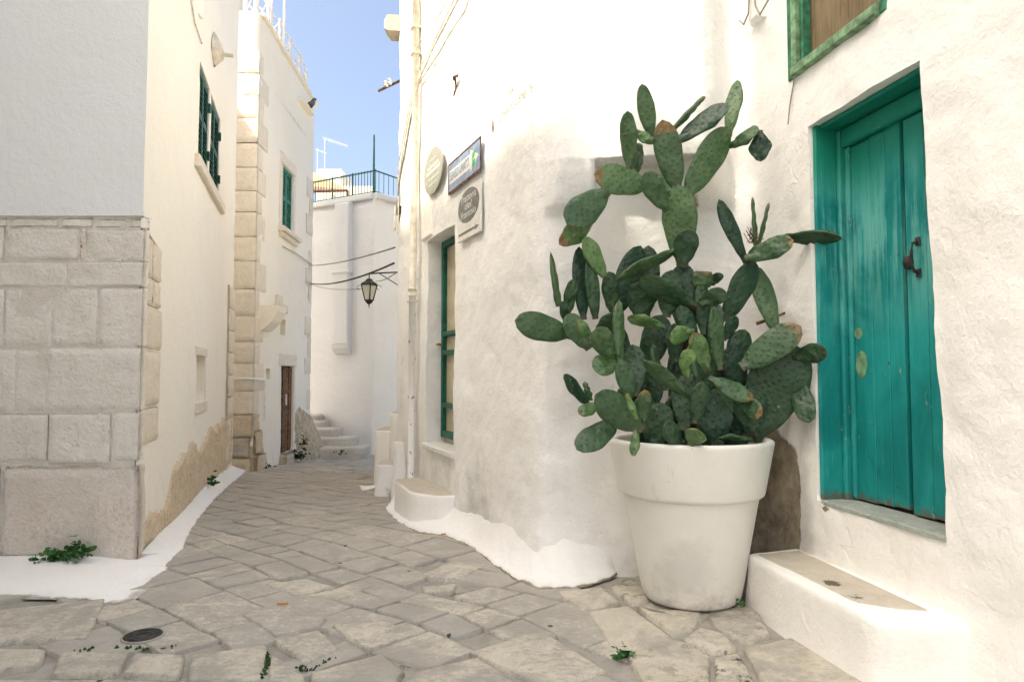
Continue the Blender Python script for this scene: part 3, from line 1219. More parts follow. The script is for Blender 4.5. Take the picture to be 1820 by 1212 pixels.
# rubble foot: bare rough masonry below a ragged plaster edge
V, Fc, ru = [], [], []
NS, NZ = 110, 18
for i in range(NS + 1):
    s = 6.14 * i / NS
    g = zg(lw.at(s).y) - 0.05
    top = rub_top(s) + 0.10 * fbm(Vector((s * 2.3, 0, 1)), 3) + 0.03 * noise.noise(Vector((s * 13, 0, 2)))
    for j in range(NZ + 1):
        z = g + (top - g) * j / NZ
        q = Vector((s * 5, 0, z * 2.2))
        o = 0.028 + 0.03 * fbm(q, 4) + 0.012 * noise.noise(Vector((s * 16, 0, z * 7)))
        o = max(0.016, o)
        if j == NZ:
            o = -0.02
        p = lw.pt(s, z, o)
        V.append(p)
        ru.append(0.35)
for i in range(NS):
    for j in range(NZ):
        a = i * (NZ + 1) + j
        Fc.append((a, a + NZ + 1, a + NZ + 2, a + 1))
mk('rubble_foot', V, Fc, 'rubble', LH, True, {'rust': ru})
# side faces of the corner blocks
SIDE = [(409, 484, 283), (486, 535, 281), (537, 617, 284), (619, 723, 279), (725, 792, 276)]
for i, (v0, v1, ur) in enumerate(SIDE):
    s1_ = lf(ur, 0.5 * (v0 + v1))[0]
    z1 = on_wall(249, v0, LEFT_P, LEFT_D)[1]
    z0 = on_wall(249, v1, LEFT_P, LEFT_D)[1]
    a0 = lw.pt(0.004, z0, 0.0)
    parts = [(0.0, s1_)] if i not in (0, 1) else [(0.0, s1_ * 0.52), (s1_ * 0.54, s1_)]
    for (qa, qb) in parts:
        st = lw.pt(qa + (0.04 if qa < 0.01 else 0.012), z0, 0)
        en = lw.pt(qb, z0, 0)
        rough_block('corner_stone', st, en - st, (0, 0, z1 - z0 - 0.01), (*lw.nrm(0.5), 0), random.uniform(0.014, 0.024), 'warm_stone', LH, 0.012, 4, 4, 0.008, 0.05, i * 2.2)
# slanting plaster lip above the corner stones
m = MB()
zA, zB = on_wall(249, 396, LEFT_P, LEFT_D)[1], lf(284, 448)[1]
sB = lf(284, 448)[0]
m.prism([lw.pt(0.0, zA + 0.05, -0.01), lw.pt(0, zA - 0.02, -0.01), lw.pt(sB, zB - 0.01, -0.01), lw.pt(sB, zB + 0.03, -0.01)],
        Vector((*lw.nrm(0.4), 0)) * 0.03)
m.build('plaster_lip', 'cream_plaster', LH)

# shutters: each leaf a frame with louvres
N3 = Vector((*lw.nrm(1.0), 0))
D3 = Vector((LEFT_D.x, LEFT_D.y, 0))
for (a, b) in sh:
    w = b - a
    sr = None
    for q in range(2):
        s0 = a + w * 0.5 * q + 0.006
        s1 = a + w * 0.5 * (q + 1) - 0.006
        m = MB()
        o = lw.pt(s0, zb + 0.01, -0.05)
        L = s1 - s0
        m.box(o, D3 * 0.05, N3 * 0.03, (0, 0, zt - zb - 0.02))
        m.box(o + D3 * (L - 0.05), D3 * 0.05, N3 * 0.035, (0, 0, zt - zb - 0.02))
        for zz in (0, (zt - zb - 0.1) * 0.5, zt - zb - 0.1):
            m.box(o + D3 * 0.051 + Vector((0, 0, zz)), D3 * (L - 0.102), N3 * 0.033, (0, 0, 0.07))
        leaf = m.build('shutter', 'dark_shutter', LH)
        m = MB()
        z = 0.075
        while z < zt - zb - 0.1:
            m.box(o + D3 * 0.052 + N3 * 0.002 + Vector((0, 0, z)), D3 * (L - 0.104), N3 * 0.026 + Vector((0, 0, -0.028)), (0, 0, 0.008))
            z += 0.062
        sl = m.build('louvre', 'dark_shutter', leaf)
        sl['kind'] = 'stuff'
        if q:
            for zz in (0.18, (zt - zb) - 0.28):
                m = MB()
                m.box(lw.pt(s1 - 0.03, zb + zz, -0.02), D3 * 0.05, N3 * 0.035, (0, 0, 0.10))
                m.build('hinge', 'dark_shutter', leaf)
m = MB()
m.quad(lw.pt(sh[0][0] - .1, zb - .1, -0.099), lw.pt(sh[1][1] + .1, zb - .1, -0.099), lw.pt(sh[1][1] + .1, zt + .1, -0.099), lw.pt(sh[0][0] - .1, zt + .1, -0.099))
m.build('window_back', 'gap_dark', LH)
m = MB()
m.bevbox(lw.pt(sh[0][0] - 0.22, zb - 0.16, -0.02), D3 * (sh[1][1] - sh[0][0] + 0.5), (0, 0, 0.13), N3 * 0.075, 0.015)
m.build('window_sill', 'warm_stone', LH)
# small slit window with stone surround
m = MB()
m.quad(lw.pt(na - .05, nz0 - .05, -0.159), lw.pt(nb + .05, nz0 - .05, -0.159), lw.pt(nb + .05, nz1 + .05, -0.159), lw.pt(na - .05, nz1 + .05, -0.159))
m.build('slit_window', 'rubble', LH)
m = MB()
t = 0.09
m.bevbox(lw.pt(na - t, nz1 + 0.001, -0.02), D3 * (nb - na + 2 * t), (0, 0, 0.10), N3 * 0.035, 0.008)
m.bevbox(lw.pt(na - t, nz0 - 0.12, -0.02), D3 * (nb - na + 2 * t), (0, 0, 0.118), N3 * 0.045, 0.008)
m.bevbox(lw.pt(nb + 0.001, nz0, -0.02), D3 * t, (0, 0, nz1 - nz0), N3 * 0.026, 0.008)
m.build('slit_frame', 'warm_stone', LH)
# vertical seam and stone strip at the far end of the facade
s_e = lf(404, 560)[0]
for k in range(9):
    z0 = -0.35 + k * 0.33
    rough_block('corner_stone', lw.pt(s_e, z0, 0), lw.pt(6.17, z0, 0) - lw.pt(s_e, z0, 0), (0, 0, 0.32), N3, 0.035, 'warm_stone', LH, 0.012, 2, 2, 0.01, 0.1, k)
# kerb of whitewash sweeping along the foot of the house
outer = [G(-260, 1066), G(-100, 1064), G(0, 1062), G(120, 1064), G(205, 1077), G(232, 1068), G(270, 1047), G(303, 1012), G(328, 975), G(352, 925), G(380, 890), G(410, 862), G(428, 847), G(440, 836)]
inner = [(-5.0, 4.73), (-4.1, 4.73), (-3.6, 4.73), (-3.1, 4.73), (-2.62, 4.73), (-2.55, 4.74)] + [lw.pt(s, 0, 0.035).to_2d() for s in (0.1, 0.5, 1.0, 1.7, 2.4, 3.4, 4.4, 5.5, 6.1)]
# match spacing by hand: corner to corner
A1, A2 = outer[:5], outer[4:]
B1, B2 = inner[:5], inner[4:]
def footing2(Alist, Blist, hs, n_each):
    V, Fc, gr = [], [], []
    AA, BB = [], []
    for A, B, n in zip(Alist, Blist, n_each):
        a = resample([(p[0], p[1], 0) for p in A], n)
        b = resample([(p[0], p[1], 0) for p in B], n)
        if AA:
            a, b = a[1:], b[1:]
        AA += a; BB += b
    return AA, BB
AA, BB = footing2([A1, A2], [B1, B2], None, [40, 90])
footing('footing', AA, BB, lambda t_: 0.05 + 0.13 * sstep(t_, 0.40, 0.75), 'footing_white', LH, n=150, m=8, pw=1.2, rag=0.013)

m = MB()
m.box((-10.0, 8.2, -0.6), (5.06, 0, 0), (0, 3.7, 0), (0, 0, 6.75))
m.build('sun_block_wing', 'cream_plaster', LH)  # unseen block added to keep the sun off the lane and lower quoins
# wall uplight on the left facade
wl = thing('wall_lamp', 'fluted cream wall uplight beside the shuttered windows', 'lamp', lw.pt(lf(380, 90)[0], lf(380, 90)[1], 0.0))
sL = lf(379.5, 90)[0]
zl0, zl1 = lf(379, 56)[1], lf(381, 124)[1]
V, Fc = [], []
seg = 12
for (t, wv, dv) in ((0, 0.05, 0.02), (0.3, 0.16, 0.08), (0.62, 0.20, 0.12), (0.64, 0.20, 0.12), (1.0, 0.04, 0.02)):
    z = zl0 + (zl1 - zl0) * t
    for k in range(seg + 1):
        a = math.pi * k / seg
        V.append(lw.pt(sL + wv * math.cos(a), z, 0.004 + dv * math.sin(a) * (1 + 0.06 * math.cos(a * 8))))
for j in range(4):
    for k in range(seg):
        a = j * (seg + 1) + k
        Fc.append((a, a + 1, a + seg + 2, a + seg + 1))
mk('lamp_shade', V, Fc, 'lamp_stone', wl, True)
m = MB()
zc = zl0 + (zl1 - zl0) * 0.62
m.tube([lw.pt(sL, zc, 0.10), lw.pt(sL, zc, 0.22)], 0.025)
m.build('lamp_stem', 'lamp_stone', wl)
m = MB()
m.tube([lw.pt(lf(328, -60)[0], lf(328, -60)[1], 0.012), lw.pt(lf(344, 40)[0], lf(344, 40)[1], 0.010), lw.pt(lf(357, 78)[0], lf(357, 78)[1], 0.010)], 0.008, 6)
tag(m.build('cable', 'cable_cream'), 'thin cream cable slanting down above the left shutters', 'cable')

# ------------------------------------------------------------------ middle house
MC, MD = Vector((-4.47, 11.8)), Vector((-0.05, 1.0)).normalized()
ME = MC + MD * 4.12
MH = thing('middle_house', 'cream house with teal shutter, low brown door and stone quoins', 'house', (MC.x, MC.y, zg(11.8)))
mw = Wall([MC + Vector((-2.5, 0)), MC, ME, ME + Vector((-3, 0.5))], radii=(0, 0.04, 0.10, 0), side=1)
SM = mw.near(MC.x, MC.y)


def mf(u, v):
    s, z = on_wall(u, v, MC, MD)
    return SM + s, z


wa, wz1 = mf(501.5, 295)
wb, wz0 = mf(519.5, 415)
wz1 = mf(510, 300)[1]
wz0 = mf(510, 412)[1]
da, dz1 = mf(500.5, 650)
db, _ = mf(522, 650)
dz0 = mf(510, 803)[1]
qa, qz1 = mf(498, 566)
qb, qz0 = mf(506.5, 596)
ra, rz1 = mf(473, 655)
rb, rz0 = mf(479, 674)
ZR = 0.5 * (mf(452, 0)[1] + mf(553, 172)[1])
ZR = mf(553, 172)[1]
mholes = [(wa, wb, wz0, wz1, 0.14), (da, db, dz0, dz1, 0.07), (qa, qb, qz0, qz1, 0.2), (ra, rb, rz0, rz1, 0.1)]


def m_dirt(s, z):
    d = s - SM
    v = 0.0
    if d > 1.9:                                # buttress-like bare foot by the door
        v = max(v, 1.1 * sstep(0.75 - 0.9 * abs(d - 3.1) * 0.3 - z, 0.0, 0.35) * sstep(d, 2.5, 2.9))
    v = max(v, 0.75 * gauss(d, 1.75, 0.12) * gauss(z, 0.15, 0.22))
    v = max(v, 0.8 * sstep(0.3 - z, 0.0, 0.4) * sstep(0.9 - d, 0, 0.4))
    return v


def m_off(s, z):
    d = s - SM
    base = -0.5
    o = 0.34 * sstep(0.55 - z, 0.0, 1.1) * sstep(d, 2.55, 3.2)
    return o


mw.build('wall', -1.0, ZR, 'far_plaster', MH, holes=mholes, amp=0.014, du=0.11, dz=0.11, dirt=m_dirt, off=m_off,
         grime=lambda s, z: 0.5 * gauss(z, ZR - 1.15 + 0.03 * (s - SM), 0.05) + 0.3 * max(0, 1 - (z + 0.6) / 1.2) + 0.25 * sstep(z, ZR - 0.25, ZR))
MN, M3 = Vector((*mw.nrm(SM + 1.5), 0)), Vector((MD.x, MD.y, 0))
# quoins: front face full width, alternating returns on the lane side
zq = 0.62
k = 0
while zq < 6.7:
    hq = random.uniform(0.36, 0.50)
    xw = random.uniform(0.38, 0.46)
    rough_block('quoin_stone', (MC.x - xw, MC.y - 0.0, zq), (xw + 0.012, 0, 0), (0, 0, hq - 0.012), (0, -1, 0), random.uniform(0.012, 0.03), 'warm_stone', MH, 0.008, 3, 3, 0.012, 0.08, k)
    wr = (0.50 if k % 2 else 0.24) * random.uniform(0.85, 1.15)
    st = mw.pt(SM + 0.012, zq, 0)
    rough_block('quoin_stone', mw.pt(SM + 0.02, zq, 0), M3 * wr, (0, 0, hq - 0.012), MN, random.uniform(0.008, 0.018), 'warm_stone', MH, 0.008, 3, 3, 0.010, 0.08, k + 0.5)
    zq += hq
    k += 1
# far corner quoins
zq = 0.5
k = 0
while zq < 5.6:
    hq = random.uniform(0.36, 0.52)
    wr = (0.55 if k % 2 else 0.30)
    sE = mw.near(ME.x, ME.y) - 0.08
    rough_block('quoin_stone', mw.pt(sE - wr, zq, 0), M3 * wr, (0, 0, hq - 0.012), MN, 0.01, 'warm_stone', MH, 0.007, 3, 3, 0.010, 0.05, k + 30)
    zq += hq * (1.0 if k % 3 else 1.8)
    k += 1
# stone foot of the corner: rough blocks and a dark stone trough recess
for i, (x0, w, z0, h, dp, mt) in enumerate([(-0.50, 0.50, -0.55, 0.42, 0.10, 'rubble'), (-0.46, 0.40, -0.12, 0.34, 0.05, 'grey_stone'), (-0.50, 0.50, 0.23, 0.38, 0.08, 'rubble')]):
    rough_block('foot_stone', (MC.x + x0, MC.y, z0), (w + 0.02, 0, 0), (0, 0, h), (0, -1, 0), dp, mt, MH, 0.03, 5, 5, 0.03, 0.3, i)
for i, (d0, w, z0, h, dp) in enumerate([(0.03, 0.45, -0.6, 0.5, 0.12), (0.05, 0.35, -0.09, 0.4, 0.07), (0.03, 0.28, 0.32, 0.28, 0.04)]):
    rough_block('foot_stone', mw.pt(SM + d0, z0, 0), M3 * w, (0, 0, h), MN, dp, 'rubble', MH, 0.04, 5, 5, 0.03, 0.3, i + 9)
# teal shutter window with stone surround
m = MB()
fw_ = 0.16
m.bevbox(mw.pt(wa - fw_, wz1 + 0.001, -0.03), M3 * (wb - wa + 2 * fw_), (0, 0, 0.22), MN * 0.06, 0.01)
m.bevbox(mw.pt(wb + 0.001, wz0, -0.03), M3 * fw_, (0, 0, wz1 - wz0), MN * 0.05, 0.01)
m.bevbox(mw.pt(wa - fw_, wz0, -0.03), M3 * (fw_ - 0.001), (0, 0, wz1 - wz0), MN * 0.05, 0.01)
win = m.build('window_frame', 'warm_stone', MH)
m = MB()
m.bevbox(mw.pt(wa - 0.22, wz0 - 0.10, -0.03), M3 * (wb - wa + 0.5), (0, 0, 0.098), MN * 0.17, 0.02)
m.bevbox(mw.pt(wa - 0.16, wz0 - 0.20, -0.03), M3 * (wb - wa + 0.38), (0, 0, 0.099), MN * 0.11, 0.02)
m.build('window_sill', 'warm_stone', MH)
for q in range(2):
    L = (wb - wa) / 2
    o = mw.pt(wa + L * q + 0.004, wz0 + 0.01, -0.07)
    H = wz1 - wz0 - 0.02
    m = MB()
    m.box(o, M3 * 0.06, MN * 0.04, (0, 0, H))
    m.box(o + M3 * (L - 0.068), M3 * 0.06, MN * 0.04, (0, 0, H))
    for zz in (0, H * 0.48, H - 0.09):
        m.box(o + M3 * 0.061 + Vector((0, 0, zz)), M3 * (L - 0.13), MN * 0.038, (0, 0, 0.09))
    leaf = m.build('shutter', 'teal_shutter', MH)
    m = MB()
    z = 0.1
    while z < H - 0.12:
        m.box(o + M3 * 0.062 + Vector((0, 0, z)), M3 * (L - 0.132), MN * 0.03 + Vector((0, 0, -0.035)), (0, 0, 0.01))
        z += 0.075
    sl = m.build('louvre', 'teal_shutter', leaf)
    sl['kind'] = 'stuff'
m = MB()
m.quad(mw.pt(wa - .05, wz0 - .05, -0.139), mw.pt(wb + .05, wz0 - .05, -0.139), mw.pt(wb + .05, wz1 + .05, -0.139), mw.pt(wa - .05, wz1 + .05, -0.139))
m.quad(mw.pt(qa - .05, qz0 - .05, -0.199), mw.pt(qb + .05, qz0 - .05, -0.199), mw.pt(qb + .05, qz1 + .05, -0.199), mw.pt(qa - .05, qz1 + .05, -0.199))
m.build('window_back', 'rubble', MH)
m = MB()
m.quad(mw.pt(ra - .05, rz0 - .05, -0.099), mw.pt(rb + .05, rz0 - .05, -0.099), mw.pt(rb + .05, rz1 + .05, -0.099), mw.pt(ra - .05, rz1 + .05, -0.099))
m.build('meter_niche', 'rubble', MH)
# low brown plank door standing in its recess
dr = None
m = MB()
m.quad(mw.pt(da - .05, dz0 - .05, -0.068), mw.pt(db + .05, dz0 - .05, -0.068), mw.pt(db + .05, dz1 + .05, -0.068), mw.pt(da - .05, dz1 + .05, -0.068))
dr = m.build('door', 'dark_wood', MH)
nP = 4
for k in range(nP):
    L = (db - da) / nP
    m = MB()
    m.bevbox(mw.pt(da + L * k + 0.006, dz0 + 0.02 + (0.12 if k < 1 else 0), -0.066), M3 * (L - 0.012), (0, 0, dz1 - dz0 - 0.05), MN * (0.02 + 0.012 * (k % 2)), 0.006)
    m.build('plank', 'dark_wood' if k == 0 else 'old_wood', dr)
m = MB()
m.box(mw.pt(da + 0.42, dz0 + 0.95, -0.035), M3 * 0.05, MN * 0.02, (0, 0, 0.22))
m.build('latch', 'ceramic', dr)
m = MB()
m.bevbox(mw.pt(da - 0.14, dz1 + 0.001, -0.03), M3 * (db - da + 0.34), (0, 0, 0.24), MN * 0.045, 0.012)
m.bevbox(mw.pt(db + 0.001, dz0, -0.03), M3 * 0.13, (0, 0, dz1 - dz0), MN * 0.042, 0.012)
m.build('door_surround', 'warm_stone', MH)
rough_block('door_step', mw.pt(da - 0.05, -0.62, 0.0), M3 * (db - da + 0.25), (0, 0, dz0 + 0.62), MN, 0.16, 'rubble', MH, 0.04, 6, 5, 0.03, 0.3, 77)
# half-round basin bracket and small corbel stones on the facade
ca, cz1 = mf(458, 545)
m = MB()
pr = [(0, 0), (0.0, 0.30), (0.05, 0.30), (0.22, 0.22), (0.30, 0.08), (0.30, 0.0)]
zc1 = mf(470, 545)[1]
m.prism([mw.pt(ca + 0.10, zc1 - b_, -0.02 + a_) for a_, b_ in ((0, 0), (0.34, 0), (0.33, 0.10), (0.24, 0.28), (0.10, 0.42), (0.0, 0.46))], M3 * 0.55)
m.build('bracket', 'far_plaster', MH)
ka, kz = mf(487, 530)
m = MB()
m.bevbox(mw.pt(ka, kz - 0.25, -0.02), M3 * 0.55, (0, 0, 0.16), MN * 0.14, 0.02)
m.bevbox(mw.pt(ka + 0.08, kz - 0.09, -0.02), M3 * 0.30, (0, 0, 0.17), MN * 0.09, 0.02)
m.build('corbel', 'warm_stone', MH)
m = MB()
m.box((-10, 12.2, -0.6), (3.65, 0, 0), (0, 3.7, 0), (0, 0, 13.1))
m.build('sun_block_wing', 'far_plaster', MH)  # unseen tall block added to shade the front of the back house
# thin white service pipe round the corner
m = MB()
zp = mf(450, 673)[1]
m.tube([(MC.x - 0.6, MC.y - 0.06, zp), (MC.x + 0.05, MC.y - 0.06, zp), mw.pt(SM + 0.42, zp - 0.02, 0.06), mw.pt(SM + 0.46, zp - 0.06, 0.06), mw.pt(SM + 0.46, zp - 0.75, 0.06)], 0.02, 8)
m.build('service_pipe', 'white_metal', MH)
# rooftop guard rail and pergola frame of white tubing
m = MB()


def roofpt(d, z, o=-0.15):
    return mw.pt(SM + d, ZR + z, o)


posts = [-0.3, 0.35, 1.0, 1.75, 2.5, 3.3, 3.95]
for d in posts:
    m.box(roofpt(d, 0), M3 * 0.09, MN * -0.05, (0, 0, 0.80 if d < 3.6 else 0.62))
for z in (0.28, 0.52, 0.78):
    m.tube([roofpt(-0.3, z), roofpt(3.4, z), roofpt(4.0, z - 0.16)], 0.018, 6)
for a_, b_ in zip(posts, posts[1:]):
    m.tube([roofpt(a_, 0.05), roofpt(b_, 0.76)], 0.012, 6)
m.build('roof_railing', 'white_metal', MH)
m = MB()
for d in (0.2, 1.15, 2.0):
    m.tube([roofpt(d, 0), roofpt(d, 1.9)], 0.03, 6)
    m.tube([roofpt(d, 1.55, -0.2), roofpt(d, 1.45, 0.55)], 0.025, 6)
m.tube([roofpt(-0.4, 1.55, 0.52), roofpt(2.15, 1.42, 0.55)], 0.028, 6)
m.tube([roofpt(-0.4, 1.85, -0.15), roofpt(2.1, 1.75, -0.15)], 0.025, 6)
m.build('pergola', 'white_metal', MH)
m = MB()
m.bevbox(mw.pt(SM - 0.1, ZR - 0.02, -0.1), M3 * 4.2, (0, 0, 0.04), MN * 0.16, 0.01)
m.build('roof_edge', 'far_plaster', MH)
# ragged bare patch at the top of the far corner
# pigeon on the soil line ledge
pz = P(543, 187, 15.3)
pz = mw.pt(mf(543, 187)[0], mf(543, 187)[1], 0.10)
pg = thing('pigeon', 'grey pigeon perched high on the corner of the cream house', 'bird', pz)
m = MB()
bx = Vector((0.9, -0.3, 0)).normalized()
m.tube([pz - bx * 0.17 + Vector((0, 0, -0.03)), pz - bx * 0.08, pz, pz + bx * 0.07 + Vector((0, 0, 0.05)), pz + bx * 0.10 + Vector((0, 0, 0.11)), pz + bx * 0.13 + Vector((0, 0, 0.12)), pz + bx * 0.17 + Vector((0, 0, 0.11))],
       [0.015, 0.05, 0.075, 0.06, 0.04, 0.032, 0.006], 10)
m.build('body', 'pigeon', pg, True)
m = MB()
for q in (-0.02, 0.02):
    m.tube([pz + Vector((0, q, -0.06)), pz + Vector((0.01, q, -0.11))], 0.006, 5)
m.build('leg', 'terracotta', pg)
m = MB()
m.bevbox(mw.pt(mf(540, 187)[0] - 0.5, pz.z - 0.15, -0.02), M3 * 0.9, (0, 0, 0.035), MN * 0.17, 0.01)
m.build('ledge', 'far_plaster', MH)

# ------------------------------------------------------------------ back house and far stairs
BC = P(667, 345, 17.0)
BHz = BC.z
BH = thing('back_house', 'grey-white house closing the lane with a railed roof terrace', 'house', (BC.x, BC.y, zg(17)))
BLft = P(540, 366, 18.3)
BRgt = Vector((-1.2, 18.3, 0))
BRt = P(712, 360, 17.6)
bw = Wall([(BLft.x - 1.5, BLft.y + 0.8), (BC.x, BC.y), (BRt.x + 0.6, BRt.y + 0.6)], radii=(0, 0.05, 0), side=1)
SB = bw.near(BC.x, BC.y)
bd = (Vector((BC.x, BC.y)) - Vector((BLft.x - 1.5, BLft.y + 0.8))).normalized()
B3, BN = Vector((bd.x, bd.y, 0)), Vector((bd.y, -bd.x, 0))


def bf(u, v):
    s, z = on_wall(u, v, (BC.x, BC.y), bd)
    return SB + s, z


ha, hz1 = bf(595, 537)
hb, hz0 = bf(603, 557)
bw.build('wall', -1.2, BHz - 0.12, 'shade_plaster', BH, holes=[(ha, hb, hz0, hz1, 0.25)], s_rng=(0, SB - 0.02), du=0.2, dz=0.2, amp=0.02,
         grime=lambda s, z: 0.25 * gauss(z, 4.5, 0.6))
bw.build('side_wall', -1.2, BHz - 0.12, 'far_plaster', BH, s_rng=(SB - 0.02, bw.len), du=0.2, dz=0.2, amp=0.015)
m = MB()
m.bevbox(bw.pt(0, BHz - 0.12, -0.2), B3 * (SB - 0.06), (0, 0, 0.16), BN * 0.27, 0.03)
bs = (bw.p[-1] - Vector((BC.x, BC.y))).normalized()
S3, SN = Vector((bs.x, bs.y, 0)), Vector((bs.y, -bs.x, 0))
m.bevbox(Vector((BC.x, BC.y, BHz - 0.12)) - SN * 0.2, S3 * 1.5, (0, 0, 0.16), SN * 0.27, 0.03)
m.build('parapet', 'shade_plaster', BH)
m = MB()
m.quad(bw.pt(ha - .05, hz0 - .05, -0.249), bw.pt(hb + .05, hz0 - .05, -0.249), bw.pt(hb + .05, hz1 + .05, -0.249), bw.pt(ha - .05, hz1 + .05, -0.249))
m.build('window_back', 'grey_stone', BH)
# projecting flue with rounded foot
fa, fz1 = bf(602, 362)
fb, fz0 = bf(625, 612)
m = MB()
w = fb - fa
m.bevbox(bw.pt(fa, fz0, -0.05), B3 * w, (0, 0, BHz - 0.13 - fz0), BN * 0.21, 0.03)
m.prism([bw.pt(fa - 0.02, fz0 + a_, -0.05) + BN * b_ for a_, b_ in ((0.001, 0), (0.001, 0.23), (-0.10, 0.21), (-0.22, 0.13), (-0.28, 0.0))], B3 * (w + 0.04))
m.bevbox(bw.pt(fa - 0.05, bf(610, 487)[1], -0.05), B3 * (w + 0.10), (0, 0, 0.06), BN * 0.24, 0.01)
m.build('flue', 'shade_plaster', BH)
# terrace railing
m = MB()
L0 = bf(553, 350)[0]
top = 0.62
span = SB - L0
nb_ = 22
for i in range(nb_ + 1):
    p = bw.pt(L0 + span * i / nb_, BHz + 0.04, -0.06)
    m.tube([p, p + Vector((0, 0, top))], 0.009 if i % 7 else 0.022, 5)
for z in (0.08, top):
    m.tube([bw.pt(L0, BHz + z, -0.06), bw.pt(SB, BHz + z, -0.06)], 0.02, 6)
for i in range(9):
    p = Vector((BC.x, BC.y, BHz + 0.04)) + S3 * (0.15 * i) - SN * 0.06
    m.tube([p, p + Vector((0, 0, top - 0.02 * i))], 0.008, 5)
for z in (0.08, top):
    p = Vector((BC.x, BC.y, BHz + z)) - SN * 0.06
    m.tube([p, p + S3 * 1.3 - Vector((0, 0, 0.1))], 0.018, 6)
m.build('terrace_railing', 'green_paint', BH)
m = MB()
m.tube([P(664, 352, 17.1), P(665, 240, 17.1)], [0.035, 0.02], 8)
m.build('flag_pole', 'mid_green', BH)
# things up on the terrace
m = MB()
for (u0, u1, v0, v1, d) in ((563, 606, 301, 372, 20.5), (592, 662, 331, 372, 20.0)):
    a_, b_ = P(u0, v0, d), P(u1, v1, d)
    m.box((a_.x, d, b_.z), (b_.x - a_.x, 0, 0), (0, 2.0, 0), (0, 0, a_.z - b_.z))
m.build('roof_room', 'far_plaster', BH)
aw = MB()
aw.poly([P(553, 306, 19.0), P(618, 338, 18.6), P(553, 340, 18.2)])
a1, a2, a3, a4 = P(540, 300, 20.0), P(556, 306, 20.2), P(618, 338, 18.7), P(540, 338, 18.2)
aw = MB()
aw.prism([a1, a2, a3, a4], (0, 0, -0.03))
aw.build('awning', 'awning', BH)
m = MB()
m.tube([P(618, 339, 18.6), P(618, 360, 18.6)], 0.03, 6)
m.tube([P(553, 341, 18.3), P(618, 339, 18.6)], 0.035, 6)
m.build('awning_frame', 'terracotta', BH)
an = thing('aerial', 'thin rooftop television aerial above the tan awning', 'aerial', P(577, 301, 21.0))
m = MB()
m.tube([P(577, 301, 21), P(577, 246, 21)], 0.012, 5)
m.tube([P(564, 303, 21), P(564, 265, 21)], 0.010, 5)
m.build('mast', 'white_metal', an)
m = MB()
m.tube([P(574, 246, 21), P(618, 260, 21.4)], 0.010, 5)
for k in range(9):
    a_ = P(576 + k * 5, 246.5 + k * 1.7, 21)
    m.tube([a_ + Vector((0, -0.25, 0)), a_ + Vector((0, 0.25, 0))], 0.005, 4)
m.tube([P(562, 266, 21), P(580, 273, 21)], 0.012, 5)
m.build('boom', 'white_metal', an)

stairs = thing('far_stairs', 'worn grey stone steps climbing away at the end of the lane', 'stairs', (-4.2, 15.6, zg(15.6)))
STP = [(648, 815, 797, 15.4, 'grey_stone'), (628, 798, 779, 15.9, 'grey_stone'), (597, 780, 763, 16.4, 'grey_stone'), (574, 764, 750, 16.9, 'grey_stone'), (566, 751, 738, 17.3, 'grey_stone')]
for i, (ur, vb, vt, d, mt) in enumerate(STP):
    xr = P(ur, vt, d).x
    zt_ = P(ur, vt, d).z
    zb_ = P(ur, vb, d).z - 0.12
    V, Fc = [], []
    xl = -6.4
    nx = 10
    prof = [(0.0, zb_), (0.0, zt_ - 0.04), (0.03, zt_), (0.62, zt_ + 0.01)]
    for a_ in range(nx + 1):
        x = xl + (xr - xl) * a_ / nx
        for (dy, z) in prof:
            q = Vector((x * 2, d + dy, z * 3))
            V.append((x + 0.02 * noise.noise(q), d + dy + 0.05 * fbm(q, 3) + 0.04 * a_ / nx, z + 0.03 * fbm(q * 1.5, 3)))
    n0 = len(prof)
    for a_ in range(nx):
        for b_ in range(n0 - 1):
            Fc.append((a_ * n0 + b_, (a_ + 1) * n0 + b_, (a_ + 1) * n0 + b_ + 1, a_ * n0 + b_ + 1))
    e = nx * n0
    back_i = len(V)
    V.append((xr, d + 0.62, zb_))
    Fc.append((e, e + 1, e + 2, e + 3, back_i)[::-1])
    mk('step', V, Fc, mt, stairs, True)
# whitewashed slope between stairs and back wall
m = MB()
foot = [G(640, 826), G(700, 828)]

# ------------------------------------------------------------------ corner house on the right
FR, FD = Vector((0.178, 4.50)), Vector((-0.429, 1.0)).normalized()
DW0, DWD = Vector((1.69, 4.0)), Vector((-0.173, 1.0)).normalized()      # door wall line
FE = FR + FD * 3.917
CC = DW0 + DWD * 0.47
NEAR = DW0 - DWD * 3.6
path = [FE + Vector((2.4, 0.6)), FE, FR, (0.46, 4.52), (0.64, 4.56), (CC.x - 0.02, CC.y), NEAR]
cw = Wall(path, radii=(0, 0.05, 0.12, 0.10, 0.12, 0.22, 0), side=1)
CH = thing('corner_house', 'whitewashed corner house with turquoise plank door and street signs', 'house', (FR.x, FR.y, 0))
SF = cw.near(FR.x, FR.y)
SC_ = cw.near(CC.x, CC.y)


def ff(u, v):
    """facade with the signs"""
    s, z = on_wall(u, v, FR, FD)
    return SF - s, z


def df(u, v):
    """wall with the turquoise door"""
    s, z = on_wall(u, v, DW0, -DWD)
    return cw.near(DW0.x, DW0.y) + s, z


S_B1 = cw.near(0.64, 4.56)
S_R2 = cw.near(0.46, 4.52)
ZO = 2.70                                              # underside of the overhanging upper wall


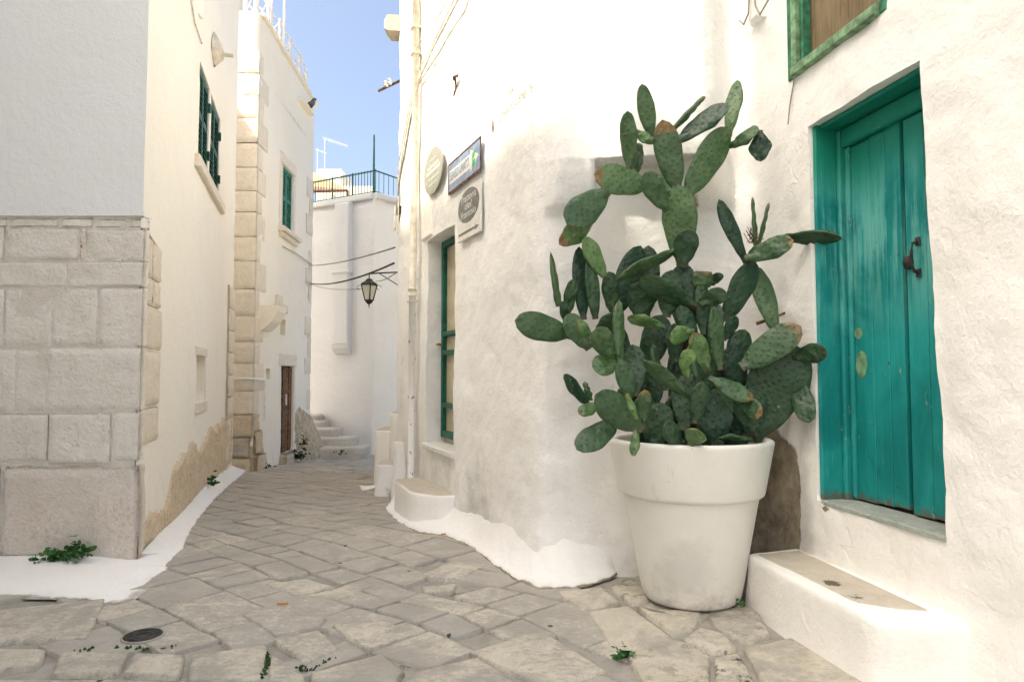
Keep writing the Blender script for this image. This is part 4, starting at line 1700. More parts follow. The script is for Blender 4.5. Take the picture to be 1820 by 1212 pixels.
def c_off(s, z):
    o = 0.0
    # upper storey of the back wall carried forward on two corbels
    if s > SF - 0.02 and s < SC_ + 0.12:
        lim = sstep(s, SF - 0.01, SF + 0.13) * sstep(SC_ - 0.02 - s, 0.0, 0.34)
        full = 0.15 + 0.05 * sstep(s, S_R2 - 0.05, S_B1 + 0.15)
        if z >= ZO:
            o += full * lim
        else:
            lc = sstep(SF + 0.34 - s, 0.0, 0.02)
            rc = sstep(s, SC_ - 0.48, SC_ - 0.36)
            drop = ZO - z
            prof = max(0.0, 1 - (drop / 0.34) ** 2) ** 0.5 if drop < 0.34 else 0.0
            profr = max(0.0, 1 - (drop / 0.30) ** 2) ** 0.5 if drop < 0.30 else 0.0
            o += (lc * prof * full + rc * profr * full) * lim
    # the foot spreads
    yy = cw.at(s).y
    o += 0.03 * sstep(0.40 - (z - zg(yy)), 0.0, 0.4)
    # old hollows and bulges of hand-laid plaster
    q = cw.at(s)
    o += 0.026 * noise.noise(Vector((q.x * 1.3, q.y * 1.3, z * 1.1)))
    return o


ga, gz1 = ff(760, 428)
gb, _ = ff(808, 402)
gz1 = ff(808, 398)[1]
gz0 = ff(806, 812)[1]
ta, tb = df(1441, 225)[0], df(1640, 112)[0]
tz1 = df(1540, 167)[1]
tz0 = 0.60
va, vz0 = df(1408, 130)
vb_ = df(1585, 30)[0]
vz0 = df(1500, 80)[1]
TH0 = tz1 - tz0
chole = [(ga, gb, gz0, gz1, 0.20), (ta, tb, tz0, tz1, 0.22), (va, vb_, vz0, vz0 + 1.25, 0.07)]


def c_dirt(s, z):
    q = cw.at(s)
    v = 0.0
    # bare dark stone low on the wall between pot and door
    if s > SC_ - 0.5:
        d = s - SC_
        v = max(v, 0.95 * sstep(1.22 - z - 0.5 * max(0, d), 0.0, 0.35) * sstep(d, -0.35, -0.05) * sstep(ta - 0.12 - s, -0.04, 0.10))
    # broken plaster under the corbel behind the cactus
    u_ = (s - (S_B1 + 0.50)) / 0.13
    w_ = (z - 2.36) / 0.22
    if s > SF:
        v = max(v, 0.9 * math.exp(-(u_ * u_ + w_ * w_) * 1.2))
    # worn strip on the sign facade under the waterline
    v = max(v, 0.9 * gauss(s, ff(877, 225)[0], 0.035) * gauss(z, ff(877, 225)[1], 0.07))
    v = max(v, 0.75 * gauss(s, df(1470, 900)[0], 0.05) * gauss(z, 0.56, 0.03))
    v = max(v, 0.8 * gauss(s, df(1480, 170)[0] , 0.0001))
    return v


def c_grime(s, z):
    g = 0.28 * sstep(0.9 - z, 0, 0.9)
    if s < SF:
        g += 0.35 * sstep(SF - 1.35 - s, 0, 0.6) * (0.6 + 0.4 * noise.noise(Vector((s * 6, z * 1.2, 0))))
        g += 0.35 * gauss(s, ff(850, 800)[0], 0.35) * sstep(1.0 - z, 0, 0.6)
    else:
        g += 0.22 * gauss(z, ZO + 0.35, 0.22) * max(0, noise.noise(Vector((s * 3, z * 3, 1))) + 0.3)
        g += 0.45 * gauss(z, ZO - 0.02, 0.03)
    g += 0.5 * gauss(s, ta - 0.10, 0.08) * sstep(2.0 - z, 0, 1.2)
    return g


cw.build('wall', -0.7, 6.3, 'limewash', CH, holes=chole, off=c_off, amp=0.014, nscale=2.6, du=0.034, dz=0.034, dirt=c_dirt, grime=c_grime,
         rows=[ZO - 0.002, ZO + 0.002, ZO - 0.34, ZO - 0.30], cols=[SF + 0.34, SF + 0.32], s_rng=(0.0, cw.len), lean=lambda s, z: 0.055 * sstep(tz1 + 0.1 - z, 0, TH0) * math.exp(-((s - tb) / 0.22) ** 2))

FN, F3 = Vector((FD.y, -FD.x, 0)) * -1, Vector((-FD.x, -FD.y, 0))          # outward normal, direction of increasing s
# --- green framed door on the sign facade
SGM = 0.5 * (ga + gb)


def rect_on(wall, s0, s1, z0, z1, o):
    return [wall.pt(s0, z0, o), wall.pt(s1, z0, o), wall.pt(s1, z1, o), wall.pt(s0, z1, o)]


m = MB()
m.quad(*rect_on(cw, ga - 0.03, gb + 0.03, gz0 - 0.03, gz1 + 0.03, -0.199))
gd = m.build('glazed_door', 'curtain', CH)
gzs = ff(800, 800)[1] + 0.03
gfr = MB()
t_ = 0.055
o_ = -0.197
H = gz1 - gz0
W_ = gb - ga
base = cw.pt(ga, gz0, o_)
for (s_, z_, w, h) in ((0, 0.10, t_, H - 0.10), (W_ - t_, 0.10, t_, H - 0.10), (t_ + .001, 0.10, W_ - 2 * t_ - .002, 0.07), (t_ + .001, H - 0.065, W_ - 2 * t_ - .002, 0.065),
                       (t_ + .001, 0.40, W_ - 2 * t_ - .002, 0.05), (t_ + .001, 0.93, W_ - 2 * t_ - .002, 0.05), (t_ + .001, 1.12, W_ - 2 * t_ - .002, 0.05)):
    gfr.bevbox(base + F3 * s_ + Vector((0, 0, z_)), F3 * w, (0, 0, h), FN * 0.045, 0.006)
gfr.build('door_frame', 'green_paint', gd)
m = MB()
kp = base + F3 * 0.035 + Vector((0, 0, 1.04)) + FN * 0.045
m.tube([kp, kp + FN * 0.05], 0.012, 8)
m.tube([kp + FN * 0.05, kp + FN * 0.055 + F3 * 0.09], [0.014, 0.011], 8)
m.build('handle', 'brass', gd)
m = MB()
m.bevbox(cw.pt(ga - 0.02, gz0 - 0.012, -0.21), F3 * (W_ + 0.04), (0, 0, 0.06), FN * 0.25, 0.012)
m.build('door_sill', 'sign_white', CH)
# doorstep block below with its chamfered corner
sz = P(770, 862, 5.1).z
stp = [P(712, 852, 5.75), P(760, 846, 5.9), P(815, 878, 5.05), P(770, 885, 4.95), P(733, 872, 5.2)]
q1 = cw.pt(ga - 0.16, 0, -0.02)
q2 = cw.pt(gb + 0.06, 0, -0.02)
o1 = cw.pt(ga - 0.16, 0, 0.30)
o2 = cw.pt(gb - 0.20, 0, 0.34)
o3 = cw.pt(gb + 0.10, 0, 0.16)
o4 = cw.pt(gb + 0.12, 0, -0.02)
pl = [q1, o1, o2, o3, o4]
zt_ = ff(760, 858)[1] + 0.03
V, Fc = [], []
gsz = zt_
ring0 = [Vector((p.x, p.y, -0.35)) for p in pl]


def soft_block(name, plan, z0, z1, mat, parent, r=0.04, amp=0.01, topmat=None, n=8, grime=0.1, rows=7):
    """A hand-plastered block: plan outline resampled, rounded upper arris, uneven faces."""
    plan = [Vector((p[0], p[1])) for p in plan]
    k = len(plan)
    ring = []
    for i in range(k):
        a, b = plan[i], plan[(i + 1) % k]
        for e in range(n):
            ring.append(a.lerp(b, e / n))
    # smooth the corners a little
    for _ in range(2):
        ring = [(ring[i - 1] + ring[i] * 2 + ring[(i + 1) % len(ring)]) / 4 for i in range(len(ring))]
    c = sum(ring, Vector((0, 0))) / len(ring)
    prof = [(0.03, z0)] + [(0.0 + 0.03 * (1 - j / rows) ** 2, z0 + (z1 - r - z0) * j / rows) for j in range(1, rows + 1)]
    prof += [(-r * (1 - math.cos(a)), z1 - r + r * math.sin(a)) for a in (0.5, 1.0, 1.35)]
    V, Fc, fm, gr = [], [], [], []
    N = len(ring)
    for (o, z) in prof:
        for p in ring:
            d = (p - c).normalized()
            q = Vector((p.x * 4, p.y * 4, z * 4))
            k_ = o + amp * fbm(q, 3)
            V.append((p.x + d.x * k_, p.y + d.y * k_, z + 0.3 * amp * fbm(q + Vector((7, 0, 0)), 2)))
            gr.append(grime)
    L = len(prof)
    for j in range(L - 1):
        for i in range(N):
            i2 = (i + 1) % N
            Fc.append((j * N + i, j * N + i2, (j + 1) * N + i2, (j + 1) * N + i))
            fm.append(1 if (topmat and j >= L - 2) else 0)
    last = (L - 1) * N
    for f_ in (0.66, 0.33):
        n0 = len(V)
        for i in range(N):
            p = c + (Vector(V[last + i][:2]) - c) * (f_ if f_ == 0.66 else 0.5)
            V.append((p.x, p.y, z1 + 0.6 * amp * fbm(Vector((p.x * 5, p.y * 5, 1)), 3)))
            gr.append(grime)
        for i in range(N):
            i2 = (i + 1) % N
            Fc.append((last + i, last + i2, n0 + i2, n0 + i))
            fm.append(1 if topmat else 0)
        last = n0
    V.append((c.x, c.y, z1))
    gr.append(grime)
    for i in range(N):
        Fc.append((last + i, last + (i + 1) % N, len(V) - 1))
        fm.append(1 if topmat else 0)
    return mk(name, V, Fc, mat, parent, True, {'dirt': [0.0] * len(V), 'grime': gr, 'rust': [0.0] * len(V)}, mats=[mat, topmat or mat], fmat=fm)


soft_block('door_step', [q1, o1, o2, o3, o4], -0.35, gsz, 'footing_white', CH, 0.025, 0.010, 'step_stone')

# --- pilaster and drain pipe on the facade
pa, pb = ff(748, 300)[0], ff(772, 300)[0]
pz = gz1 + 0.02
m = MB()
m.bevbox(cw.pt(ff(753, 300)[0], pz - 0.0, -0.02), F3 * (pb - ff(753, 300)[0]), (0, 0, 6.25 - pz), FN * 0.045, 0.02)
pil = m.build('pilaster', 'cream_plaster', CH)
sp_ = ff(746, 500)[0]
pr_ = 0.038
m = MB()
zsp = ff(740, 520)[1]
m.tube([cw.pt(sp_, zsp, 0.075), cw.pt(sp_ + 0.01, 3.4, 0.06), cw.pt(sp_ + 0.01, 6.25, 0.06)], pr_, 12)
m.tube([cw.pt(sp_, zsp - 0.05, 0.075), cw.pt(sp_, zsp + 0.02, 0.075)], pr_ * 1.25, 12)
pp = m.build('drain_pipe', 'pipe_cream', CH, True)
m = MB()
m.tube([cw.pt(sp_, -0.1, 0.075), cw.pt(sp_, zsp - 0.051, 0.075)], pr_ * 0.98, 12)
m.build('pipe_foot', 'pipe_peeling', CH, True)
m = MB()
for zz in (ff(740, 540)[1], ff(742, 110)[1], ff(742, 65)[1]):
    off_ = 0.075 if zz < 3.0 else 0.06
    m.box(cw.pt(sp_ - 0.055, zz, off_ - 0.05), F3 * 0.11, FN * 0.095, (0, 0, 0.018))
m.build('pipe_bracket', 'cable_cream', pp)
# stone spout sticking out near the top
m = MB()
c_ = P(702, 52, 8.2)
m.bevbox(c_ + Vector((0.35, 0.1, -0.13)), (0, 0, 0.19), (0, -0.28, 0), (-0.46, 0, 0.03), 0.05)
m.bevbox(c_ + Vector((0.40, 0.06, -0.05)), (0, 0, 0.7), (0, -0.25, 0), (-0.28, 0, 0.02), 0.04)
m.build('stone_spout', 'rubble', CH)
# little iron arm with two insulators
ins = thing('insulator_arm', 'rusty iron arm carrying small white insulators on house corner', 'bracket', P(705, 146, 8.05))
m = MB()
m.box(P(672, 163, 7.95), P(710, 145, 8.15) - P(672, 163, 7.95), (0, 0.03, 0), (0, 0, 0.022))
m.build('arm', 'rust_iron', ins)
for (u_, v_) in ((686, 154), (692, 150)):
    m = MB()
    p_ = P(u_, v_, 8.03)
    m.lathe([(0.012, -0.01), (0.03, 0.0), (0.03, 0.02), (0.018, 0.028), (0.028, 0.04), (0.022, 0.065), (0.0, 0.07)], p_, 10)
    m.build('insulator', 'ceramic', ins, True)

# --- signs on the facade
def sign_pts(us):
    return us


# one-way plate
a_, z00 = ff(803.5, 345)
b_, z01 = ff(861, 300)
zt0 = ff(803.5, 294)[1]
z00, z01 = ff(803.5, 346)[1], ff(861, 302)[1]
zc0, zc1 = 0.5 * (z00 + z01), 0.5 * (zt0 + ff(861, 245)[1])
sg = thing('one_way_sign', 'rust-edged blue plate with a white arrow above the grey oval trattoria board', 'sign', cw.pt(0.5 * (a_ + b_), zc0, 0.02))
SO = 0.022
m = MB()
m.bevbox(cw.pt(a_, zc0, SO), F3 * (b_ - a_), (0, 0, zc1 - zc0), FN * 0.008, 0.003)
m.build('plate', 'sign_blue', sg)
m = MB()
W2, H2 = b_ - a_, zc1 - zc0
o = cw.pt(a_, zc0, SO + 0.0085)
for (x, y, w, h) in ((-0.006, -0.008, W2 + 0.012, 0.022), (-0.006, H2 - 0.008, W2 + 0.012, 0.016), (-0.008, 0.0145, 0.016, H2 - 0.023), (W2 - 0.008, 0.0145, 0.016, H2 - 0.023)):
    m.box(o + F3 * x + Vector((0, 0, y)) - FN * 0.004, F3 * w, (0, 0, h), FN * 0.006)
m.build('sign_rim', 'rust_iron', sg)
m = MB()
yc = H2 * 0.52
ar = [(0.04, yc - H2 * .23), (W2 * .72, yc - H2 * .23), (W2 * .72, yc - H2 * .36), (W2 * .95, yc), (W2 * .72, yc + H2 * .36), (W2 * .72, yc + H2 * .23), (0.04, yc + H2 * .23)]
m.prism([o + F3 * x + Vector((0, 0, y)) for x, y in ar], FN * 0.0015)
arrow = m.build('arrow', 'sign_text', sg)
text_obj('lettering', 'SENSO UNICO', 'sign_blue', sg, o + F3 * (W2 * .38) + Vector((0, 0, yc)) + FN * 0.003, F3, (0, 0, 1), H2 * 0.42, W2 * 0.62, bold=0.01)
m = MB()
for (x, y) in ((W2 * .76, yc + H2 * .10), (W2 * .76, yc - H2 * .14)):
    m.prism([o + F3 * (x + q) + Vector((0, 0, y + r)) + FN * 0.002 for q, r in ((0, -.03), (0.07, -.015), (0.085, .03), (0.02, .03))], FN * 0.001)
m.build('sticker', 'sign_green', sg)

# trattoria board
a_ = ff(820, 380)[0]
b_ = ff(861, 370)[0]
z0_, z1_ = 0.5 * (ff(820, 432)[1] + ff(861, 411)[1]), 0.5 * (ff(820, 343)[1] + ff(861, 322)[1])
tr = thing('trattoria_sign', 'white board with grey disc reading Trattoria del Frantoio and an arrow', 'sign', cw.pt(0.5 * (a_ + b_), z0_, 0.02))
m = MB()
m.bevbox(cw.pt(a_, z0_, SO - 0.01), F3 * (b_ - a_), (0, 0, z1_ - z0_), FN * 0.018, 0.004)
m.build('plate', 'sign_white', tr)
W2, H2 = b_ - a_, z1_ - z0_
o = cw.pt(a_, z0_, SO + 0.0085)
m = MB()
cx_, cy_ = W2 * .50, H2 * .64
m.prism([o + F3 * (cx_ + W2 * .46 * math.cos(t)) + Vector((0, 0, cy_ + H2 * .335 * math.sin(t))) for t in [2 * math.pi * k / 40 for k in range(40)]], FN * 0.0015)
m.build('disc', 'sign_grey', tr)
for body, dy, wd in (('Trattoria', 0.16, 0.70), ('del', 0.0, 0.30), ('Frantoio', -0.16, 0.66)):
    text_obj('lettering', body, 'sign_text', tr, o + F3 * cx_ + Vector((0, 0, cy_ + dy * H2)) + FN * 0.003, F3, (0, 0, 1), H2 * 0.20, W2 * wd, shear=0.15, bold=0.012)
m = MB()
ya = H2 * .13
m.prism([o + F3 * (W2 * x) + Vector((0, 0, ya + H2 * y)) for x, y in ((.06, -.025), (.80, -.025), (.80, -.055), (.95, 0), (.80, .055), (.80, .025), (.06, .025))], FN * 0.0015)
m.build('arrow', 'sign_grey', tr)

# oval plate
a_, b_ = ff(764, 300)[0], ff(797, 300)[0]
zc = ff(780, 304)[1]
hz = 0.5 * (ff(780, 265)[1] - ff(780, 345)[1])
ov = thing('oval_sign', 'pale olive oval plate with faded lettering beside the pilaster', 'sign', cw.pt(0.5 * (a_ + b_), zc, 0.09))
SOv = 0.045
m = MB()
pc = cw.pt(0.5 * (a_ + b_), zc, SOv)
rx = 0.5 * (b_ - a_)
m.prism([pc + F3 * (rx * math.cos(t)) + Vector((0, 0, hz * math.sin(t))) for t in [2 * math.pi * k / 44 for k in range(44)]], FN * 0.012)
m.build('plate', 'sign_oval', ov)
m = MB()
for (dy, x0, x1, h) in ((0.50, -0.25, 0.35, 0.03), (0.18, -0.55, 0.62, 0.05), (-0.05, -0.70, 0.70, 0.07), (-0.32, -0.45, 0.62, 0.03), (-0.58, -0.45, 0.40, 0.03)):
    x = x0
    while x < x1:
        wl_ = random.uniform(0.05, 0.10)
        m.box(pc + F3 * (rx * x) + Vector((0, 0, hz * dy)) + FN * 0.0125, F3 * (rx * wl_), (0, 0, hz * h * 2 * random.uniform(0.7, 1)), FN * 0.001)
        x += wl_ + 0.04
m.build('faded_lines', 'sign_text', ov)
m = MB()
m.tube([pc - FN * 0.09, pc], 0.02, 8)
m.build('stud', 'rust_iron', ov)

# street name painted on the plaster
sL_, zL_ = ff(916, 189)
nm = thing('street_name', 'faded painted street name on the plaster beside the corner', 'lettering', cw.pt(sL_, zL_, 0.0))
w_name = ff(946, 160)[0] - ff(884, 213)[0]
zn = 0.5 * (ff(946, 163)[1] + ff(886, 208)[1])
def surf(s, z):
    q = cw.at(s)
    p = Vector((q.x, q.y, z))
    o = 0.014 * (fbm(p * 2.6, 3) + 0.35 * fbm(p * 13.0, 2)) + c_off(s, z)
    return o


ln = text_obj('lettering', 'LEONARDO CLEMENTE', 'street_letters', nm, cw.pt(sL_, zn, 0.0), F3, (0, 0, 1), 0.085, w_name * 1.0, bold=-0.004)
l2 = text_obj('lettering', 'VIA', 'street_letters', nm, cw.pt(ff(911, 165)[0], zn + 0.12, 0.0), F3, (0, 0, 1), 0.085, 0.105, bold=-0.004)
for o in (ln, l2):
    off = root_of(o)
    for v in o.data.vertices:
        w = v.co + off
        s = cw.near(w.x, w.y)
        v.co = cw.pt(s, w.z, surf(s, w.z) + 0.004) - off

# --- cables, hooks and small fittings on the facade
def wall_cable(pix, r, mat, label, wall_f, o=0.02, seg=6, sag=0.0):
    pts = []
    for (u, v) in pix:
        s, z = wall_f(u, v)
        pts.append(cw.pt(s, z, o + 0.012 * noise.noise(Vector((u * 0.07, v * 0.05, 0)))))
    # smooth resample
    pts = resample(pts, len(pts) * 4)
    pts = [pts[0]] + [(pts[i - 1] + pts[i] * 2 + pts[i + 1]) / 4 for i in range(1, len(pts) - 1)] + [pts[-1]]
    m = MB()
    m.tube(pts, r, seg)
    return tag(m.build('cable', mat, None, True), label, 'cable', 'cables fixed to the sign facade')


wall_cable([(838, -20), (812, 30), (780, 88), (757, 140), (750, 165)], 0.010, 'cable_cream', 'cream cable dropping from upper wall towards the drain pipe, outermost of its bundle', ff, 0.06)
wall_cable([(828, -20), (805, 28), (772, 96), (752, 128)], 0.007, 'cable_cream', 'slim cream cable running close above the outermost cable of the bundle', ff, 0.055)
wall_cable([(850, -15), (838, 20), (822, 42), (802, 72), (788, 98), (770, 125), (754, 150)], 0.008, 'cable_cream', 'cream cable with a small kink, lowest of the slanting bundle', ff, 0.05)
wall_cable([(812, -10), (790, 35), (762, 70), (747, 96)], 0.006, 'cable_cream', 'thin single cable slanting to the pipe above the bundle', ff, 0.06)
wall_cable([(806, 60), (812, 90), (815, 115), (816, 138)], 0.006, 'cable_cream', 'short cable hanging down to the iron wall hook', ff, 0.03)
hk = thing('wall_hook', 'rusty iron hook fitting on the bright plaster above the oval plate', 'hook', cw.pt(*ff(816, 150), 0.0))
m = MB()
p_ = cw.pt(*ff(815, 138), 0.02)
m.tube([p_ + F3 * -0.05, p_ + FN * 0.02, p_ + F3 * 0.05], 0.012, 6)
m.tube([p_ + F3 * -0.015, p_ + F3 * -0.01 + Vector((0, 0, -0.11)), p_ + Vector((0, 0, -0.17)) + FN * 0.02, p_ + F3 * 0.03 + Vector((0, 0, -0.08))], 0.009, 6)
m.build('hook', 'rust_iron', hk)
# bundle dropping along the far edge beside the pipe
bund = [
    ([(744, 170), (736, 215), (727, 265), (716, 320), (711, 370), (706, 420), (703, 470)], 0.011, 'thickest brown cable hugging the far edge of the house'),
    ([(741, 165), (733, 210), (722, 268), (713, 330), (714, 380), (712, 418)], 0.008, 'pale cable beside the thickest one, ending in a loop'),
    ([(737, 168), (729, 214), (719, 262), (711, 312), (708, 360), (707, 395)], 0.007, 'slim cable on the left side of the edge bundle'),
]
for pix, r, lab in bund:
    wall_cable(pix, r, 'cable_cream' if r < 0.01 else 'cable_grey', lab, ff, 0.035)
jb = thing('junction_box', 'small dark junction box strapped into the edge cable bundle', 'box', cw.pt(*ff(712, 380), 0.08))
m = MB()
m.bevbox(cw.pt(ff(708, 375)[0], ff(708, 382)[1], 0.01), F3 * 0.10, (0, 0, 0.09), FN * 0.06, 0.01)
m.build('case', 'cable_dark', jb)
m = MB()
m.tube([cw.pt(ff(711, 366)[0], ff(711, 366)[1], 0.05), cw.pt(ff(711, 410)[0], ff(711, 410)[1], 0.06)], 0.014, 6)
m.build('clamp', 'cable_cream', jb)

# ------------------------------------------------------------------ turquoise door, threshold and step
DN, D3_ = Vector((*cw.nrm(ta + 0.3), 0)), Vector((-DWD.x, -DWD.y, 0))
TW, TH = tb - ta, tz1 - tz0
m = MB()
m.quad(*rect_on(cw, ta - 0.05, tb + 0.12, tz0 - 0.03, tz1 + 0.05, -0.2195))
td = m.build('turquoise_door', 'gap_dark', CH)
base = cw.pt(ta, tz0 + 0.004, -0.216)
for nm_, (s_, z_, w, h, dp) in (('reveal_board', (0.0, 0.0, 0.026, TH, 0.195)), ('reveal_board', (0.027, TH - 0.03, TW + 0.02, 0.03, 0.17)), ('frame_post', (0.027, 0.0, 0.036, TH - 0.031, 0.07)), ('frame_head', (0.064, TH - 0.14, TW - 0.05, 0.109, 0.06))):
    m = MB()
    m.bevbox(base + D3_ * s_ + Vector((0, 0, z_)), D3_ * w, (0, 0, h - 0.004), DN * dp, 0.010)
    m.build(nm_, 'door_paint', td)
m = MB()
m.bevbox(base + D3_ * 0.064 + Vector((0, 0, 0.012)), D3_ * 0.036, (0, 0, TH - 0.157), DN * 0.045, 0.012)
m.build('stile', 'door_paint', td)
# planks: two leaves with an open seam between
edges = [(0.102, 0.245), (0.249, 0.365), (0.369, 0.472), (0.512, 0.640), (0.644, 0.765), (0.769, TW + 0.06)]
for i, (a_, b_) in enumerate(edges):
    m = MB()
    tilt = 0.0
    m.bevbox(base + D3_ * a_ + Vector((0, 0, 0.012 + 0.006 * (i % 3))), D3_ * (b_ - a_), (0, 0, TH - 0.16), DN * (0.024 if i < 3 else 0.034), 0.0035)
    m.build('plank', 'door_paint', td)
m = MB()
m.bevbox(base + D3_ * 0.488 + Vector((0, 0, 0.02)), D3_ * 0.014, (0, 0, TH - 0.17), DN * 0.012, 0.004)
m.build('seam_strip', 'gap_dark', td)
hz = df(1624, 432)[1] - tz0 - 0.05
hp = base + D3_ * 0.60 + Vector((0, 0, hz)) + DN * 0.04
m = MB()
m.tube([hp + Vector((0, 0, 0.09)), hp + Vector((0, 0, 0.08)) + DN * 0.03, hp + Vector((0, 0, 0.04)) + DN * 0.04, hp + Vector((0, 0, -0.03)) + DN * 0.04, hp + Vector((0, 0, -0.06)) + DN * 0.025, hp + Vector((0, 0, -0.065))], 0.0075, 8)
m.bevbox(hp + Vector((0, 0, 0.07)) - D3_ * 0.015, D3_ * 0.03, (0, 0, 0.04), DN * 0.008, 0.003)
m.bevbox(hp + Vector((0, 0, -0.085)) - D3_ * 0.015, D3_ * 0.03, (0, 0, 0.04), DN * 0.008, 0.003)
m.build('handle', 'iron', td)
m = MB()
kp = base + D3_ * 0.535 + Vector((0, 0, hz - 0.005)) + DN * 0.04
m.lathe([(0.0, -0.035), (0.02, -0.03), (0.028, 0.0), (0.02, 0.03), (0.0, 0.035)], kp, 12)
m.build('lock_plate', 'iron', td, True)
m = MB()
for (s_, z_) in ((0.15, 0.93), (0.13, 1.10)):
    m.prism([base + D3_ * (s_ + 0.045 * math.cos(t) * (0.8 if z_ > 1 else 1)) + Vector((0, 0, z_ - 0.18 + (0.075 if z_ < 1 else 0.03) * math.sin(t))) + D3_ * (0.007 * noise.noise(Vector((math.cos(t) * 2, math.sin(t) * 2, z_)))) + Vector((0, 0, 0.012 * noise.noise(Vector((math.sin(t) * 2, math.cos(t) * 2, z_ + 4))))) + DN * 0.0245 for t in [2 * math.pi * k / 22 for k in range(22)]], DN * 0.0015)
m.build('bare_patch', 'pale_green', td)
# threshold slab and the rendered step
m = MB()
m.bevbox(cw.pt(ta + 0.027, tz0 - 0.02, -0.219), D3_ * (TW + 0.03), DN * 0.212, (0, 0, 0.026), 0.008)
m.build('threshold', 'sill_green', CH)
s_a, s_b = df(1418, 970)[0], df(1690, 1085)[0]
step_z = 0.285
pl = [cw.pt(s_a, 0, -0.03), cw.pt(s_a + 0.06, 0, 0.36), cw.pt(s_b + 0.03, 0, 0.38), cw.pt(s_b + 0.13, 0, -0.03)]
soft_block('step', pl, -0.05, step_z, 'limewash', CH, 0.03, 0.012, None, 14)
# worn stone lying open in the top of the step
tp = [cw.pt(s_a + 0.06, 0, 0.02), cw.pt(s_a + 0.09, 0, 0.30), cw.pt(s_b - 0.16, 0, 0.30), cw.pt(s_b - 0.02, 0, 0.06)]
V, Fc = [], []
ring = []
for i in range(4):
    for e in range(8):
        ring.append(tp[i].lerp(tp[(i + 1) % 4], e / 8))
cc = sum(ring, Vector((0, 0, 0))) / len(ring)
for f_, z in ((1.0, -0.012), (0.95, 0.0055), (0.82, 0.007), (0.68, 0.008), (0.54, 0.008), (0.40, 0.008), (0.26, 0.007), (0.1, 0.007)):
    for p in ring:
        q = cc + (p - cc) * (f_ + 0.03 * noise.noise(p * 9))
        V.append((q.x, q.y, step_z + z + 0.003 * noise.noise(q * 8)))
N = len(ring)
for j in range(7):
    for i in range(N):
        Fc.append((j * N + i, j * N + (i + 1) % N, (j + 1) * N + (i + 1) % N, (j + 1) * N + i))
Fc.append(tuple(7 * N + i for i in range(N)))
st1, st2 = P(1478, 1033, 3.35), P(1522, 1064, 3.15)
soot = [0.95 * math.exp(-((v_[0] - st1.x) ** 2 + (v_[1] - st1.y) ** 2) / 0.0035) + 0.7 * math.exp(-((v_[0] - st2.x) ** 2 + (v_[1] - st2.y) ** 2) / 0.003) for v_ in V]
mk('tread_stone', V, Fc, 'step_stone', CH, True, {'rust': [0.0] * len(V), 'soot': soot})
# render below the threshold, standing slightly proud of the wall
m = MB()
# rubble at the broken jamb foot
# --- upper window with green frame and brown screen
m = MB()
m.quad(*rect_on(cw, va - 0.02, vb_ + 0.02, vz0 - 0.02, vz0 + 1.27, -0.065))
uw = m.build('upper_window', 'brown_screen', CH)
base = cw.pt(va, vz0, -0.06)
VW = vb_ - va
for nm_, mt, (s_, z_, w, h, dp) in (('frame_outer', 'mid_green', (0.0, 0.0, 0.05, 1.25, 0.075)), ('frame_bead', 'pale_green', (0.051, 0.062, 0.045, 1.18, 0.085)), ('frame_inner', 'mid_green', (0.097, 0.062, 0.03, 1.18, 0.055)),
                                    ('bottom_rail', 'pale_green', (0.0505, 0.0, VW - 0.1, 0.06, 0.095)), ('frame_outer', 'mid_green', (VW - 0.05, 0.0, 0.05, 1.25, 0.075))):
    m = MB()
    m.bevbox(base + D3_ * s_ + Vector((0, 0, z_)), D3_ * w, (0, 0, h), DN * dp, 0.008)
    m.build(nm_, mt, uw)
# electric conduit box and cables between the windows
eb = thing('cable_box', 'whitewashed cable box with dangling grey wires left of the upper window', 'box', cw.pt(SC_ + 0.06, 3.3, 0))
be, bz = df(1338, 70)
s_box = SC_ + 0.03
m = MB()
p_ = cw.pt(SC_ + 0.09, 0, 0.0)
zb0 = P(1350, 62, 4.45).z
m.bevbox(cw.pt(SC_ + 0.08, zb0, -0.01), D3_ * 0.13, (0, 0, 0.9), DN * 0.07, 0.02)
m.build('case', 'limewash', eb)
m = MB()
q0 = cw.pt(SC_ + 0.15, zb0 + 0.42, 0.09)
m.tube([q0, q0 + Vector((0, 0, -0.2)) + D3_ * 0.02, q0 + Vector((0, 0, -0.36)) + D3_ * 0.05, q0 + Vector((0, 0, -0.44)) + D3_ * 0.10, q0 + Vector((0, 0, -0.40)) + D3_ * 0.20, q0 + Vector((0, 0, -0.33)) + D3_ * 0.27 - DN * 0.06], 0.006, 6)
m.tube([q0 - D3_ * 0.03, q0 - D3_ * 0.025 + Vector((0, 0, -0.25)), q0 - D3_ * 0.04 + Vector((0, 0, -0.36)), q0 - D3_ * 0.10 + Vector((0, 0, -0.40)), q0 - D3_ * 0.15 + Vector((0, 0, -0.35))], 0.006, 6)
m.build('wire', 'cable_grey', eb)
m = MB()
m.bevbox(q0 + Vector((0, 0, 0.0)) - D3_ * 0.05, D3_ * 0.10, (0, 0, 0.06), DN * 0.03, 0.01)
m.build('clip', 'iron', eb)
wall_cable([(1433, 105), (1425, 118), (1416, 150), (1411, 190), (1409, 222)], 0.004, 'cable_grey', 'thin grey wire hanging from the upper window towards the door lintel', df, 0.012)

# ------------------------------------------------------------------ footings of the corner house
def gpt(u, v):
    return G(u, v)


